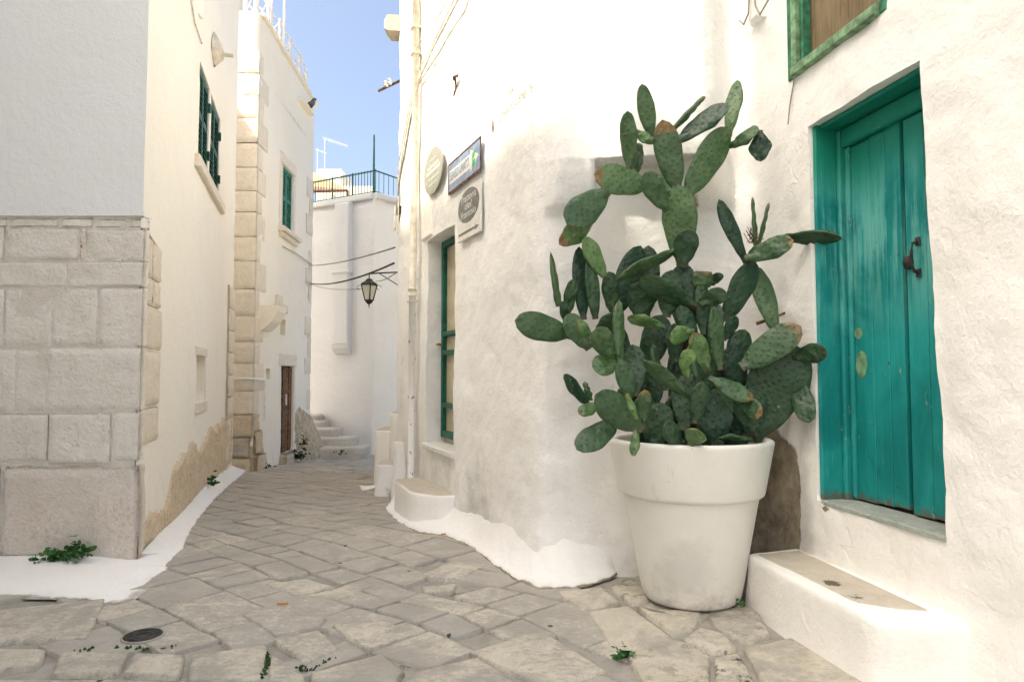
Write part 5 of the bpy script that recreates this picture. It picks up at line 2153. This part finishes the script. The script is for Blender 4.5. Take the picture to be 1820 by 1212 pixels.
outer = [G(684, 905), G(700, 925), G(735, 945), G(790, 953), G(840, 975), G(880, 1005), G(915, 1030), G(955, 1047), G(1000, 1046), G(1050, 1040), G(1085, 1026), G(1112, 1014)]
s_st = ff(716, 850)[0]
inner = [cw.pt(s, 0, -0.02).to_2d() for s in (s_st - 0.15, s_st + 0.1, s_st + 0.5, ff(808, 900)[0], ff(835, 900)[0], ff(870, 900)[0], ff(905, 900)[0], SF - 0.05, SF + 0.12, SF + 0.3, SF + 0.45, SF + 0.60)]
footing('footing', outer, inner, 0.26, 'limewash', CH, n=110, m=12, pw=2.0, rag=0.022)

# ------------------------------------------------------------------ next house on the right and its outside steps
NHw = Wall([(-1.50, 9.0), (-1.42, 9.4), (-2.02, 12.6), (-0.5, 13.2)], side=-1)
NH = thing('next_house', 'pale house behind the sign facade, its outside steps jutting into the lane', 'house', (-1.45, 9.2, zg(9.2)))
NHw.build('wall', -0.9, 6.0, 'far_plaster', NH, du=0.3, dz=0.3)


def box_px(name, u0, u1, vt, vb, d, dep, mat, topmat=None, r=0.02):
    a_, b_ = P(u0, vt, d), P(u1, vb, d)
    pl = [(a_.x, d), (b_.x, d), (b_.x, d + dep), (a_.x, d + dep)]
    return soft_block(name, pl, b_.z, a_.z, mat, os_, r, 0.012, topmat, 6)


os_ = thing('outside_steps', 'whitewashed block steps with cream stone treads beyond the drain pipe', 'stairs', (-1.7, 8.4, zg(8.4)))
box_px('step', 689, 760, 735, 890, 8.9, 0.8, 'cream_plaster', 'step_stone')
box_px('step', 663, 700, 765, 870, 9.1, 0.8, 'cream_plaster', 'step_stone')
box_px('step', 697, 752, 785, 900, 7.75, 0.42, 'footing_white', 'step_stone')
box_px('step', 665, 720, 826, 895, 8.15, 0.5, 'footing_white', 'step_stone')
outer = [G(637, 862), G(640, 872), G(668, 881), G(712, 884), G(742, 886)]
inner = [P(666, 850, 8.5).to_2d(), P(668, 860, 8.20).to_2d(), P(680, 865, 8.17).to_2d(), P(700, 865, 8.0).to_2d(), P(742, 862, 7.8).to_2d()]
footing('footing', outer, inner, 0.10, 'footing_white', os_, n=30, m=5, rag=0.02)

# ------------------------------------------------------------------ lantern and cables across the lane
LD = 10.4
lt = P(656, 522, LD)
lan = thing('street_lantern', 'black iron street lantern hanging from a wall bracket', 'lantern', lt)
zt_, zb_ = P(656, 505, LD).z, P(656, 536, LD).z
h = zt_ - zb_


def frust(m, z0, z1, w0, w1, c, rot=R(20)):
    a = [(c.x + w0 * math.cos(rot + math.pi / 2 * k), c.y + w0 * math.sin(rot + math.pi / 2 * k), z0) for k in range(4)]
    b = [(c.x + w1 * math.cos(rot + math.pi / 2 * k), c.y + w1 * math.sin(rot + math.pi / 2 * k), z1) for k in range(4)]
    n = len(m.v)
    m.v += [Vector(x) for x in a + b]
    for k in range(4):
        j = (k + 1) % 4
        m.f.append((n + k, n + j, n + 4 + j, n + 4 + k))
    m.f.append((n + 3, n + 2, n + 1, n))
    m.f.append((n + 4, n + 5, n + 6, n + 7))
    return a, b


m = MB()
a, b = frust(m, zb_ + 0.02, zt_ - 0.01, 0.062, 0.118, lt)
m.build('glass', 'lantern_glass', lan)
m = MB()
for p, q in zip(a, b):
    m.tube([p, q], 0.011, 5)
for rr in (a, b):
    for k in range(4):
        m.tube([rr[k], rr[(k + 1) % 4]], 0.011, 5)
m.build('frame', 'iron', lan)
m = MB()
frust(m, zt_, zt_ + 0.06, 0.135, 0.045, lt)
frust(m, zt_ + 0.061, zt_ + 0.085, 0.055, 0.03, lt)
m.tube([(lt.x, lt.y, zt_ + 0.08), (lt.x, lt.y, zt_ + 0.16)], 0.008, 6)
m.build('cap', 'iron', lan)
m = MB()
frust(m, zb_ - 0.035, zb_ + 0.018, 0.03, 0.07, lt)
m.tube([(lt.x, lt.y, zb_ - 0.03), (lt.x, lt.y, zb_ - 0.10)], [0.012, 0.004], 6)
m.build('finial', 'iron', lan)
m = MB()
arm = zt_ + 0.16
m.tube([(lt.x - 0.02, lt.y, arm), (lt.x + 0.56, lt.y, arm + 0.03)], 0.012, 6)
m.tube([(lt.x + 0.16, lt.y, arm), (lt.x + 0.56, lt.y, arm - 0.25)], 0.008, 6)
for sx in (-1, 1):
    c_ = lt + Vector((sx * 0.15, 0, h * 0.35))
    m.tube([c_ + Vector((0.035 * math.cos(t), 0, 0.035 * math.sin(t))) for t in [k * 0.6 for k in range(9)]], 0.004, 5)
m.build('bracket', 'iron', lan)


def span_cable(a, b, sag, r, mat, label, n=18):
    pts = []
    for k in range(n + 1):
        t = k / n
        p = Vector(a).lerp(Vector(b), t)
        p.z -= sag * 4 * t * (1 - t)
        pts.append(p)
    m = MB()
    m.tube(pts, r, 6)
    return tag(m.build('cable', mat, None, True), label, 'cable', 'cables across the lane')


xE = cw.pt(ff(706, 470)[0], 0, 0.02)
span_cable(P(553, 504, 15.7), P(700, 468, 8.05), 0.10, 0.013, 'cable_dark', 'thick dark cable sagging across the lane above the lantern')
span_cable(P(553, 472, 15.7), P(702, 440, 8.05), 0.05, 0.010, 'cable_grey', 'pale twisted cable crossing the lane, highest of the crossing cables')
span_cable(P(553, 506, 15.7), P(650, 512, LD), 0.06, 0.006, 'cable_grey', 'thin wire running from the cream house to the lantern')
span_cable(P(705, 484, 8.05), P(668, 500, LD), 0.03, 0.006, 'cable_grey', 'short wire between the lantern and the house edge')
wall_pts = [mf(500, 438), mf(520, 448), mf(540, 462), mf(552, 470)]
m = MB()
m.tube([mw.pt(s, z, 0.03) for s, z in wall_pts], 0.012, 6)
tag(m.build('cable', 'cable_cream'), 'thin cream cable fixed under the teal shutter sill', 'cable')

# ------------------------------------------------------------------ pot
PC = Vector((1.040, 4.03, 0.012))
pot = thing('plant_pot', 'large round white planter with a wide rim band, set by the corner', 'pot', PC)
prof = [(0.0, 0.004), (0.235, 0.0), (0.262, 0.006), (0.277, 0.025), (0.286, 0.06), (0.300, 0.13), (0.335, 0.33), (0.372, 0.53), (0.386, 0.600)]
m = MB()
m.lathe(prof, PC, 72)
m.build('body', 'pot_plastic', pot, True)
m = MB()
m.lathe([(0.384, 0.599), (0.404, 0.602), (0.413, 0.610), (0.417, 0.622), (0.440, 0.74), (0.468, 0.885), (0.470, 0.900), (0.466, 0.911), (0.455, 0.916), (0.436, 0.916), (0.424, 0.911), (0.417, 0.898), (0.405, 0.80)], PC, 72)
m.build('rim', 'pot_plastic', pot, True)
V, Fc = [], []
n_r, n_a = 8, 40
for i in range(n_r + 1):
    for k in range(n_a):
        r = 0.412 * i / n_r
        a = 2 * math.pi * k / n_a
        V.append((PC.x + r * math.cos(a), PC.y + r * math.sin(a), PC.z + 0.845 + 0.02 * fbm(Vector((r * math.cos(a) * 12, r * math.sin(a) * 12, 0)), 3)))
for i in range(n_r):
    for k in range(n_a):
        j = (k + 1) % n_a
        Fc.append((i * n_a + k, i * n_a + j, (i + 1) * n_a + j, (i + 1) * n_a + k))
mk('soil', V, Fc, 'soil', pot, True)

# ------------------------------------------------------------------ prickly pear
cac = thing('prickly_pear', 'big prickly pear cactus with many flat green pads in the white planter', 'cactus', PC + Vector((0, 0, 0.84)))


def pad_mesh(name, p=0.85, bend=0.0, twist=0.0, waist=0.16, wave=0.0, seed=0.0, cut=1.0, pt=0.62):
    """A flat pad of unit width and length: base at the origin, growing along +Z, faces towards +-Y."""
    NT, NA = 18, 24
    V, Fc, rim, tip = [], [], [], []
    for j in range(NT + 1):
        t = cut * j / NT
        f = (math.sin(math.pi * min(1, t ** p))) if t < 1 else 0.0
        w = 0.5 * max(0.0, f) ** pt
        w = max(w, 0.5 * waist * (1 - t) ** 0.5) if t < 0.3 else w
        w *= 1 + 0.14 * wave * noise.noise(Vector((t * 3, seed, 0)))
        th = 0.5 * (0.50 + 0.50 * (1 - t)) * (max(0.0, f) ** 0.45 if t > 0.25 else 1.0) * (0.75 + 0.25 * min(1, t * 5))
        if j == NT and cut >= 1:
            w, th = 0.002, 0.004
        yb = bend * (t - t * t * 0.4) ** 2 * 1.0
        tw = twist * t
        for k in range(NA):
            a = 2 * math.pi * k / NA
            x, y = w * math.cos(a), th * math.copysign(abs(math.sin(a)) ** 0.75, math.sin(a))
            # a slight cup and lumps
            yl = 0.30 * wave * noise.noise(Vector((x * 4, t * 4, seed + (5 if y > 0 else 0))))
            x2, y2 = x * math.cos(tw) - (y * 0.08) * math.sin(tw), y + yl + math.sin(tw) * x * 6
            V.append((x2 * (1 + 0.03 * wave * noise.noise(Vector((seed, t * 9, x * 3)))), y2 + yb * 8, t))
            edge = abs(math.cos(a)) ** 2
            rim.append(max(edge * (0.55 + 0.45 * t) if t > 0.12 else 0, 1.0 * sstep(t, 0.95, 1.0) if cut >= 1 else sstep(t, cut - 0.06, cut)))
            tip.append(t / cut)
    for j in range(NT):
        for k in range(NA):
            m_ = (k + 1) % NA
            Fc.append((j * NA + k, j * NA + m_, (j + 1) * NA + m_, (j + 1) * NA + k))
    Fc.append(tuple(reversed(range(NA))))
    Fc.append(tuple(NT * NA + k for k in range(NA)))
    me = bpy.data.meshes.new(name)
    me.from_pydata(V, [], Fc)
    me.materials.append(MATS['cactus_pad'])
    me.polygons.foreach_set('use_smooth', [True] * len(me.polygons))
    for nm_, vals in (('rim', rim), ('tip', tip)):
        a = me.attributes.new(nm_, 'FLOAT', 'POINT')
        a.data.foreach_set('value', vals)
    return me


PADS = [
    pad_mesh('pad_a', 1.22, 0.25, 0.05, 0.34, 0.9, 1.0, pt=0.52),
    pad_mesh('pad_b', 1.35, -0.35, -0.06, 0.34, 1.1, 5.0, pt=0.55),
    pad_mesh('pad_c', 1.10, 0.10, 0.08, 0.34, 0.7, 9.0, pt=0.50),
    pad_mesh('pad_d', 1.45, 0.45, -0.05, 0.34, 1.2, 13.0, pt=0.48),
    pad_mesh('pad_e', 1.15, -0.15, 0.10, 0.34, 1.3, 17.0, pt=0.55),
]
PADCUT = pad_mesh('pad_cut', 0.7, 0.1, 0.0, 0.35, 0.8, 21.0, 0.72)


def pad(b, t, wpx, d0, d1=None, phi=0.0, tone=0.25, scar=0.0, thick=0.042, mesh=None, name='pad', mat=None, label=None):
    """b, t: base and tip pixels; wpx: apparent width in pixels; d0, d1: metres ahead at base and tip; phi: turn about its own axis (degrees)."""
    d1 = d0 if d1 is None else d1
    A, B = P(b[0], b[1], d0), P(t[0], t[1], d1)
    A = A - (B - A) * 0.05
    ax_ = B - A
    L = ax_.length
    Z = ax_ / L
    view = (Vector((0, 0, CAMH)) - (A + B) / 2).normalized()
    Y = (view - Z * view.dot(Z)).normalized()
    Y = (Matrix.Rotation(R(phi), 3, Z) @ Y).normalized()
    X = Y.cross(Z).normalized()
    Wd = wpx * 0.5 * (d0 + d1) / F
    Wd = max(0.05, (Wd - thick * 0.7 * abs(math.sin(R(phi)))) / max(0.25, abs(math.cos(R(phi)))))
    o = bpy.data.objects.new(name, mesh or random.choice(PADS))
    link(o, cac)
    sx = Wd * random.choice((-1, 1))
    M = Matrix(((X.x * Wd, Y.x * thick, Z.x * L, A.x), (X.y * Wd, Y.y * thick, Z.y * L, A.y), (X.z * Wd, Y.z * thick, Z.z * L, A.z), (0, 0, 0, 1)))
    o.matrix_basis = Matrix.Translation(-root_of(cac)) @ M
    o['dims'] = (Wd, thick, L)
    o['tone'] = max(0.0, float(tone) * 1.25 + random.uniform(-0.05, 0.09))  # low tones put the shade of inner and underside pads into the colour
    o['scar'] = float(scar)
    if label:
        o['label'] = label
    return o


a, b_, c, d, e = PADS
# crown of the plant
pad((1157, 240), (1140, 150), 34, 4.05, 4.0, 15, .32, .2, mesh=c)
pad((1163, 254), (1129, 232), 24, 4.03, 3.98, 35, .62, .75, mesh=e)
pad((1119, 301), (1122, 201), 36, 4.02, 3.98, -25, .25, .3, mesh=d)
pad((1130, 305), (1147, 253), 27, 4.10, 4.12, 45, .12, .2, mesh=b_)
pad((1202, 335), (1176, 215), 52, 4.00, 3.95, 8, .26, 1.0, mesh=a)
pad((1195, 231), (1257, 175), 16, 4.05, 4.10, 76, .12, .1, mesh=e)
pad((1205, 250), (1295, 197), 40, 4.05, 4.02, -40, .05, .1, mesh=d)
pad((1222, 345), (1290, 228), 56, 4.06, 4.05, 15, .34, .1, mesh=a)
pad((1296, 238), (1306, 136), 34, 4.05, 4.10, -22, .42, .1, mesh=b_)
pad((1299, 258), (1356, 240), 33, 4.05, 3.92, -42, .24, .3, mesh=d)
pad((1350, 236), (1352, 285), 36, 3.93, 3.90, 0, .02, .1, mesh=e)
pad((1148, 330), (1053, 313), 58, 4.02, 3.96, 20, .36, 1.0, mesh=a)
pad((1078, 340), (1003, 405), 60, 3.96, 3.88, 8, .20, .5, mesh=d)
pad((1052, 392), (996, 435), 40, 3.95, 3.90, -20, .55, 1.1, mesh=e)
pad((1184, 372), (1142, 307), 42, 3.92, 3.86, 12, .22, .1, mesh=d)
pad((1190, 346), (1154, 312), 26, 3.98, 3.97, -30, .30, .1, mesh=b_)
pad((1213, 468), (1206, 332), 64, 4.02, 4.0, -6, .33, .2, mesh=d)
pad((1213, 472), (1221, 405), 46, 3.93, 3.86, 10, .10, .4, mesh=d)
pad((1323, 462), (1283, 353), 29, 4.0, 3.92, 25, .02, .1, mesh=b_)
pad((1343, 436), (1341, 349), 9, 4.05, 4.03, 84, .3, 0, 0.028, mesh=e)
pad((1349, 432), (1371, 360), 12, 4.05, 4.02, 80, .2, 0, 0.028, mesh=e)
# right shoulder
pad((1386, 423), (1492, 433), 29, 3.95, 3.72, 50, .02, .1, mesh=b_)
pad((1328, 459), (1412, 432), 42, 3.95, 3.84, -18, .16, .85, mesh=d)
pad((1291, 566), (1338, 463), 48, 4.05, 4.0, 20, .04, .1, mesh=a)
pad((1379, 592), (1347, 470), 40, 3.98, 4.0, 20, .26, .2, mesh=b_)
pad((1334, 470), (1337, 437), 26, 3.98, 3.98, 40, .12, .1, mesh=d)
# left arms
pad((1073, 488), (1034, 424), 38, 3.95, 3.93, 35, .52, .1, mesh=a)
pad((1037, 562), (1026, 440), 34, 4.02, 4.03, 20, .02, .1, mesh=a)
pad((1058, 562), (1046, 459), 30, 3.95, 3.94, 25, .12, .1, mesh=c)
pad((993, 540), (975, 448), 18, 3.93, 3.90, 62, .24, .1, mesh=c)
pad((1008, 562), (1010, 496), 27, 4.0, 3.98, 30, .08, .1, mesh=d)
pad((1010, 594), (911, 569), 52, 3.92, 3.80, 4, .22, .1, mesh=a, thick=.05)
pad((1045, 618), (1003, 564), 42, 3.92, 3.94, 20, .20, .2, mesh=d)
pad((1010, 580), (990, 538), 20, 3.97, 3.95, 30, .10, .1, mesh=d)
pad((1094, 558), (1136, 438), 52, 4.18, 4.20, 15, .05, .1, mesh=a)
pad((1148, 558), (1154, 438), 46, 4.24, 4.26, -10, .05, .1, mesh=a)
pad((1134, 560), (1142, 500), 60, 4.10, 4.08, 20, .04, .1, mesh=d)
pad((1200, 446), (1103, 504), 30, 4.02, 3.92, -52, .22, .5, mesh=b_)
pad((1232, 543), (1139, 486), 46, 4.00, 3.96, -25, .06, .2, mesh=d)
pad((1088, 554), (1077, 484), 34, 4.08, 4.06, 20, .10, .2, mesh=d)
pad((1247, 512), (1250, 470), 40, 4.0, 3.98, 15, .18, 1.0, mesh=PADCUT)
pad((1266, 506), (1272, 486), 22, 4.08, 4.08, 25, .10, .2, mesh=d)
pad((1247, 540), (1287, 514), 34, 3.96, 3.92, 15, .12, .6, mesh=d)
pad((1250, 590), (1245, 500), 30, 4.02, 4.02, 15, .06, .1, mesh=a)
# middle cluster
pad((1176, 580), (1113, 553), 28, 3.86, 3.80, -28, .48, .3, mesh=d)
pad((1100, 645), (1110, 533), 25, 3.80, 3.78, 45, .30, .5, mesh=b_)
pad((1084, 634), (1056, 580), 44, 3.78, 3.74, 8, .30, .7, mesh=d)
pad((1095, 630), (1058, 666), 44, 3.84, 3.82, 10, .46, .2, mesh=d)
pad((1052, 604), (1023, 570), 24, 3.80, 3.77, 25, .52, .8, mesh=a)
pad((1062, 590), (1085, 555), 30, 3.90, 3.90, 30, .16, .3, mesh=d)
pad((1229, 590), (1180, 598), 36, 3.78, 3.72, -12, .80, .3, mesh=d)
pad((1221, 670), (1216, 616), 32, 3.74, 3.70, 18, .82, .6, mesh=d)
pad((1257, 656), (1226, 590), 36, 3.76, 3.72, 15, .62, .9, mesh=d)
pad((1240, 684), (1238, 610), 14, 3.70, 3.68, 66, .14, .1, mesh=b_)
pad((1279, 652), (1265, 545), 32, 3.84, 3.82, 25, .16, .3, mesh=a)
pad((1287, 603), (1306, 561), 26, 4.02, 4.0, 20, .03, .1, mesh=a)
pad((1298, 652), (1322, 586), 44, 4.06, 4.06, 15, .02, .1, mesh=a)
pad((1322, 650), (1424, 582), 58, 3.90, 3.82, -15, .10, .95, mesh=a)
pad((1412, 634), (1474, 619), 38, 3.88, 3.76, 10, .02, .5, mesh=d)
pad((1338, 775), (1412, 612), 104, 4.00, 3.92, 8, .03, .1, mesh=d)
pad((1413, 668), (1443, 752), 40, 3.92, 3.85, 12, .05, .2, mesh=d)
pad((1235, 600), (1205, 545), 34, 3.95, 3.97, 18, .05, .1, mesh=a)
pad((1200, 640), (1195, 575), 34, 3.95, 3.95, 20, .04, .1, mesh=a)
pad((1180, 690), (1172, 610), 16, 3.86, 3.85, 68, .12, .1, mesh=b_)
pad((1310, 700), (1300, 610), 50, 4.05, 4.02, 12, .03, .1, mesh=a)
# lower skirt
pad((1121, 703), (1100, 639), 36, 3.72, 3.70, 18, .14, .1, mesh=c)
pad((1224, 704), (1144, 648), 32, 3.72, 3.60, -24, .16, .3, mesh=b_)
pad((1043, 716), (996, 666), 28, 3.76, 3.68, 28, .05, .6, mesh=a)
pad((1048, 710), (1045, 677), 10, 3.76, 3.75, 76, .3, .2, mesh=e)
pad((1063, 717), (1031, 746), 28, 3.74, 3.70, 25, .42, .9, mesh=d)
pad((1136, 760), (1053, 698), 58, 3.66, 3.55, 4, .16, .1, mesh=a, thick=.05)
pad((1093, 750), (1023, 805), 50, 3.72, 3.58, 16, .10, .5, mesh=a)
pad((1130, 768), (1130, 814), 22, 3.56, 3.50, 20, .38, .8, mesh=a)
pad((1129, 742), (1118, 699), 15, 3.62, 3.58, 40, .72, .8, mesh=e)
pad((1142, 752), (1140, 690), 28, 3.70, 3.68, 20, .20, .9, mesh=d)
pad((1208, 796), (1180, 746), 34, 3.66, 3.60, 12, .08, .4, mesh=a)
pad((1228, 789), (1244, 754), 40, 3.60, 3.53, 6, .42, .3, mesh=d)
pad((1234, 748), (1247, 676), 36, 3.72, 3.68, 15, .07, .3, mesh=a)
pad((1264, 674), (1340, 706), 36, 3.70, 3.60, -20, .22, .9, mesh=b_)
pad((1308, 710), (1361, 736), 38, 3.74, 3.64, 12, .12, .95, mesh=d)
pad((1332, 780), (1283, 788), 20, 3.76, 3.72, -55, .10, .2, mesh=b_)
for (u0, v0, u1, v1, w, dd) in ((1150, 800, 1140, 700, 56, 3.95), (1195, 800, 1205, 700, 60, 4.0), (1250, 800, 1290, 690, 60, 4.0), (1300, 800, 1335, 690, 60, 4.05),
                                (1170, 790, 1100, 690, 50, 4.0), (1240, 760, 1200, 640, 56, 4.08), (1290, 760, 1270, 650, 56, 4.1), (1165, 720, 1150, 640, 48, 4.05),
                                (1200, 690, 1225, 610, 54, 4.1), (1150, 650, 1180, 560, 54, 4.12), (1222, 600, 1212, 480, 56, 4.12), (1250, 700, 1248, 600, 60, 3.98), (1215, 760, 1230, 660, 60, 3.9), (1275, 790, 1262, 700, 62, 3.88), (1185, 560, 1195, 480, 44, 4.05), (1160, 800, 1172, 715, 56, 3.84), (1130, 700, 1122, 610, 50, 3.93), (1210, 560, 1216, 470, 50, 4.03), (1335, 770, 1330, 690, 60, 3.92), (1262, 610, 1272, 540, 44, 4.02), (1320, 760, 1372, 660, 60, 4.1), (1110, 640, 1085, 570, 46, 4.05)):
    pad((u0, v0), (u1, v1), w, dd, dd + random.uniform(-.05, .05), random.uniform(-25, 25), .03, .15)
# woody old trunks
for nm_, (bb, tt, w, dd, th) in (('trunk', ((1140, 800), (1124, 590), 26, 4.05, .09)), ('trunk', ((1222, 640), (1216, 500), 34, 4.10, .09)), ('trunk', ((1232, 800), (1220, 610), 40, 4.12, .11))):
    o = pad(bb, tt, w, dd, dd, 10, 0, 0, th, mesh=None, name=nm_)
    me = pad_mesh('trunk', 0.8, 0.12, 0.1, 0.9, 1.2, bb[0] * 0.1, 0.86, pt=0.3)
    me.materials.clear()
    me.materials.append(MATS['cactus_wood'])
    o.data = me
# dry twigs in the right shoulder
tw = MB()
for k in range(26):
    p0 = P(1338 + random.uniform(-6, 6), 428 + random.uniform(-6, 6), 4.05)
    tw.tube([p0, p0 + Vector((random.uniform(-.05, .05), random.uniform(-.04, .04), random.uniform(0.0, .07)))], 0.0025, 4)
tw.build('dry_tuft', 'old_wood', cac)
tw = MB()
p0 = P(1345, 575, 4.1)
tw.tube([p0, P(1375, 565, 4.1), P(1404, 552, 4.12)], [0.012, 0.010, 0.006], 6)
for (u_, v_) in ((1415, 540), (1421, 538), (1420, 532), (1412, 531), (1426, 545)):
    tw.tube([P(1404, 552, 4.12), P(u_, v_, 4.12)], 0.002, 4)
tw.build('dry_twig', 'old_wood', cac)

# ------------------------------------------------------------------ manhole cover, weeds, moss and litter
mc = G(254, 1131)
mh = thing('manhole_cover', 'small round dark iron manhole cover set in the paving', 'manhole cover', mc + Vector((0, 0, 0.0)))
rM = 0.5 * abs(G(286, 1130).x - G(222, 1131).x)
m = MB()
m.lathe([(rM * 1.0, -0.02), (rM, 0.010), (rM * 0.93, 0.013), (rM * 0.90, 0.008), (rM * 0.80, 0.008), (rM * 0.78, 0.012), (rM * 0.70, 0.012), (rM * 0.68, 0.008), (rM * 0.48, 0.008), (rM * 0.46, 0.012), (rM * 0.36, 0.012), (rM * 0.34, 0.008), (0.0, 0.008)], mc, 40)
m.build('lid', 'iron', mh, False)
m = MB()
m.lathe([(rM * 1.12, -0.02), (rM * 1.12, 0.007), (rM * 1.02, 0.009), (rM * 1.02, -0.02)], mc, 40)
m.build('rim', 'cement', mh, True)


def weed(name, p, nrm_, n, spread, size, mat, label, up=0.6, group=None):
    m = MB()
    for k in range(n):
        a = random.uniform(0, 2 * math.pi)
        r = abs(random.gauss(0, 0.5)) * spread[0]
        c_ = Vector(p) + Vector((math.cos(a) * r, math.sin(a) * r * spread[1], abs(random.gauss(0, 0.5)) * spread[2]))
        d_ = Vector((random.uniform(-1, 1), random.uniform(-1, 0.3), random.uniform(-0.2, 1) * up)).normalized()
        s_ = d_.cross(Vector((random.uniform(-1, 1), random.uniform(-1, 1), random.uniform(-1, 1)))).normalized()
        L = size * random.uniform(0.6, 1.3)
        w = L * 0.38
        n_ = s_.cross(d_)
        m.poly([c_, c_ + d_ * L * 0.35 + s_ * w * 0.8 + n_ * 0.1 * L, c_ + d_ * L * 0.75 + s_ * w * 0.7, c_ + d_ * L, c_ + d_ * L * 0.75 - s_ * w * 0.7, c_ + d_ * L * 0.35 - s_ * w * 0.8 + n_ * 0.1 * L])
    o = m.build(name, mat)
    o['kind'] = 'thing'
    return tag(o, label, 'weed', group or 'weeds along the lane')


p = P(98, 1000, 4.66)
weed('weed', p, None, 110, (0.19, 0.35, 0.08), 0.045, 'leaf', 'leafy green weed along the white kerb below the pinkish base stone')
p = P(138, 992, 4.66)
weed('weed', p, None, 60, (0.08, 0.35, 0.09), 0.05, 'leaf', 'smaller leafy sprig to the right of the big kerb weed')
p = G(363, 872)
weed('weed', lw.pt(lf(363, 862)[0], lf(363, 862)[1], 0.10), None, 40, (0.05, 0.5, 0.10), 0.05, 'leaf', 'small weed sprouting at the foot of the rubble wall')
p = G(1108, 1168)
weed('weed', p, None, 40, (0.06, 0.6, 0.04), 0.035, 'leaf', 'tiny weed in the joint between two pale paving slabs')
p = G(1290, 1080)
weed('weed', p, None, 80, (0.10, 0.5, 0.06), 0.036, 'leaf', 'low green weed between planter and rendered step')
p = G(540, 1190)
weed('weed', p, None, 22, (0.05, 0.8, 0.02), 0.022, 'dark_leaf', 'dark weed in a joint near the lower edge of the paving')
p = mw.pt(mf(510, 812)[0], -0.42, 0.24)
weed('weed', p, None, 90, (0.15, 0.6, 0.16), 0.07, 'dark_leaf', 'dark bushy weed on the step of the brown door')
p = mw.pt(mf(523, 800)[0], -0.20, 0.20)
weed('weed', p, None, 50, (0.16, 0.6, 0.22), 0.055, 'dark_leaf', 'weed climbing the right side of the brown door')
p = mw.pt(mf(458, 828)[0] , zg(12) + 0.02, 0.16)
weed('weed', p, None, 24, (0.14, 0.6, 0.06), 0.04, 'dark_leaf', 'low weed at the foot of the cream house corner')
p = G(610, 818)
weed('weed', P(607, 808, 15.2), None, 26, (0.12, 0.6, 0.10), 0.05, 'dark_leaf', 'weed on the lowest grey step')


def moss(pix, w, label):
    pts = [G(u, v) for u, v in pix]
    m = MB()
    for a_, b_ in zip(pts, pts[1:]):
        n = max(2, int((b_ - a_).length / 0.012))
        for k in range(n):
            c_ = a_.lerp(b_, k / n) + Vector((random.gauss(0, w), random.gauss(0, w), 0))
            r = random.uniform(0.006, 0.016)
            n0 = len(m.v)
            for j in range(5):
                t = 2 * math.pi * j / 5 + k
                m.v.append(c_ + Vector((r * math.cos(t), r * math.sin(t), -0.004)))
            m.v.append(c_ + Vector((0, 0, r * 0.9)))
            for j in range(5):
                m.f.append((n0 + j, n0 + (j + 1) % 5, n0 + 5))
    o = m.build('moss', 'moss', None, True)
    o['kind'] = 'stuff'
    o['label'] = label
    return o


moss([(130, 1156), (152, 1154), (174, 1152)], 0.012, 'bright moss in the joint left of the manhole cover')
moss([(216, 1151), (236, 1150), (268, 1154)], 0.010, 'moss in the joint below the manhole cover')
moss([(300, 1150), (318, 1149)], 0.012, 'moss tuft right of the manhole cover')
moss([(478, 1163), (472, 1185), (466, 1206)], 0.008, 'moss line between two bottom slabs')
moss([(563, 1181), (585, 1172), (600, 1168)], 0.009, 'moss strip on the edge of a worn slab')

for (u, v, dx, lab) in ((502, 1077, 0.03, 'orange cigarette end in a crack of the middle paving'), (788, 952, 0.02, 'orange cigarette end beside the white footing')):
    p = G(u, v) + Vector((0, 0, 0.014))
    m = MB()
    m.tube([p - Vector((dx, 0, 0)), p + Vector((dx, 0.008, 0))], 0.006, 8)
    o = m.build('cigarette_end', 'filter_orange')
    tag(o, lab, 'cigarette end', 'cigarette ends on the paving')
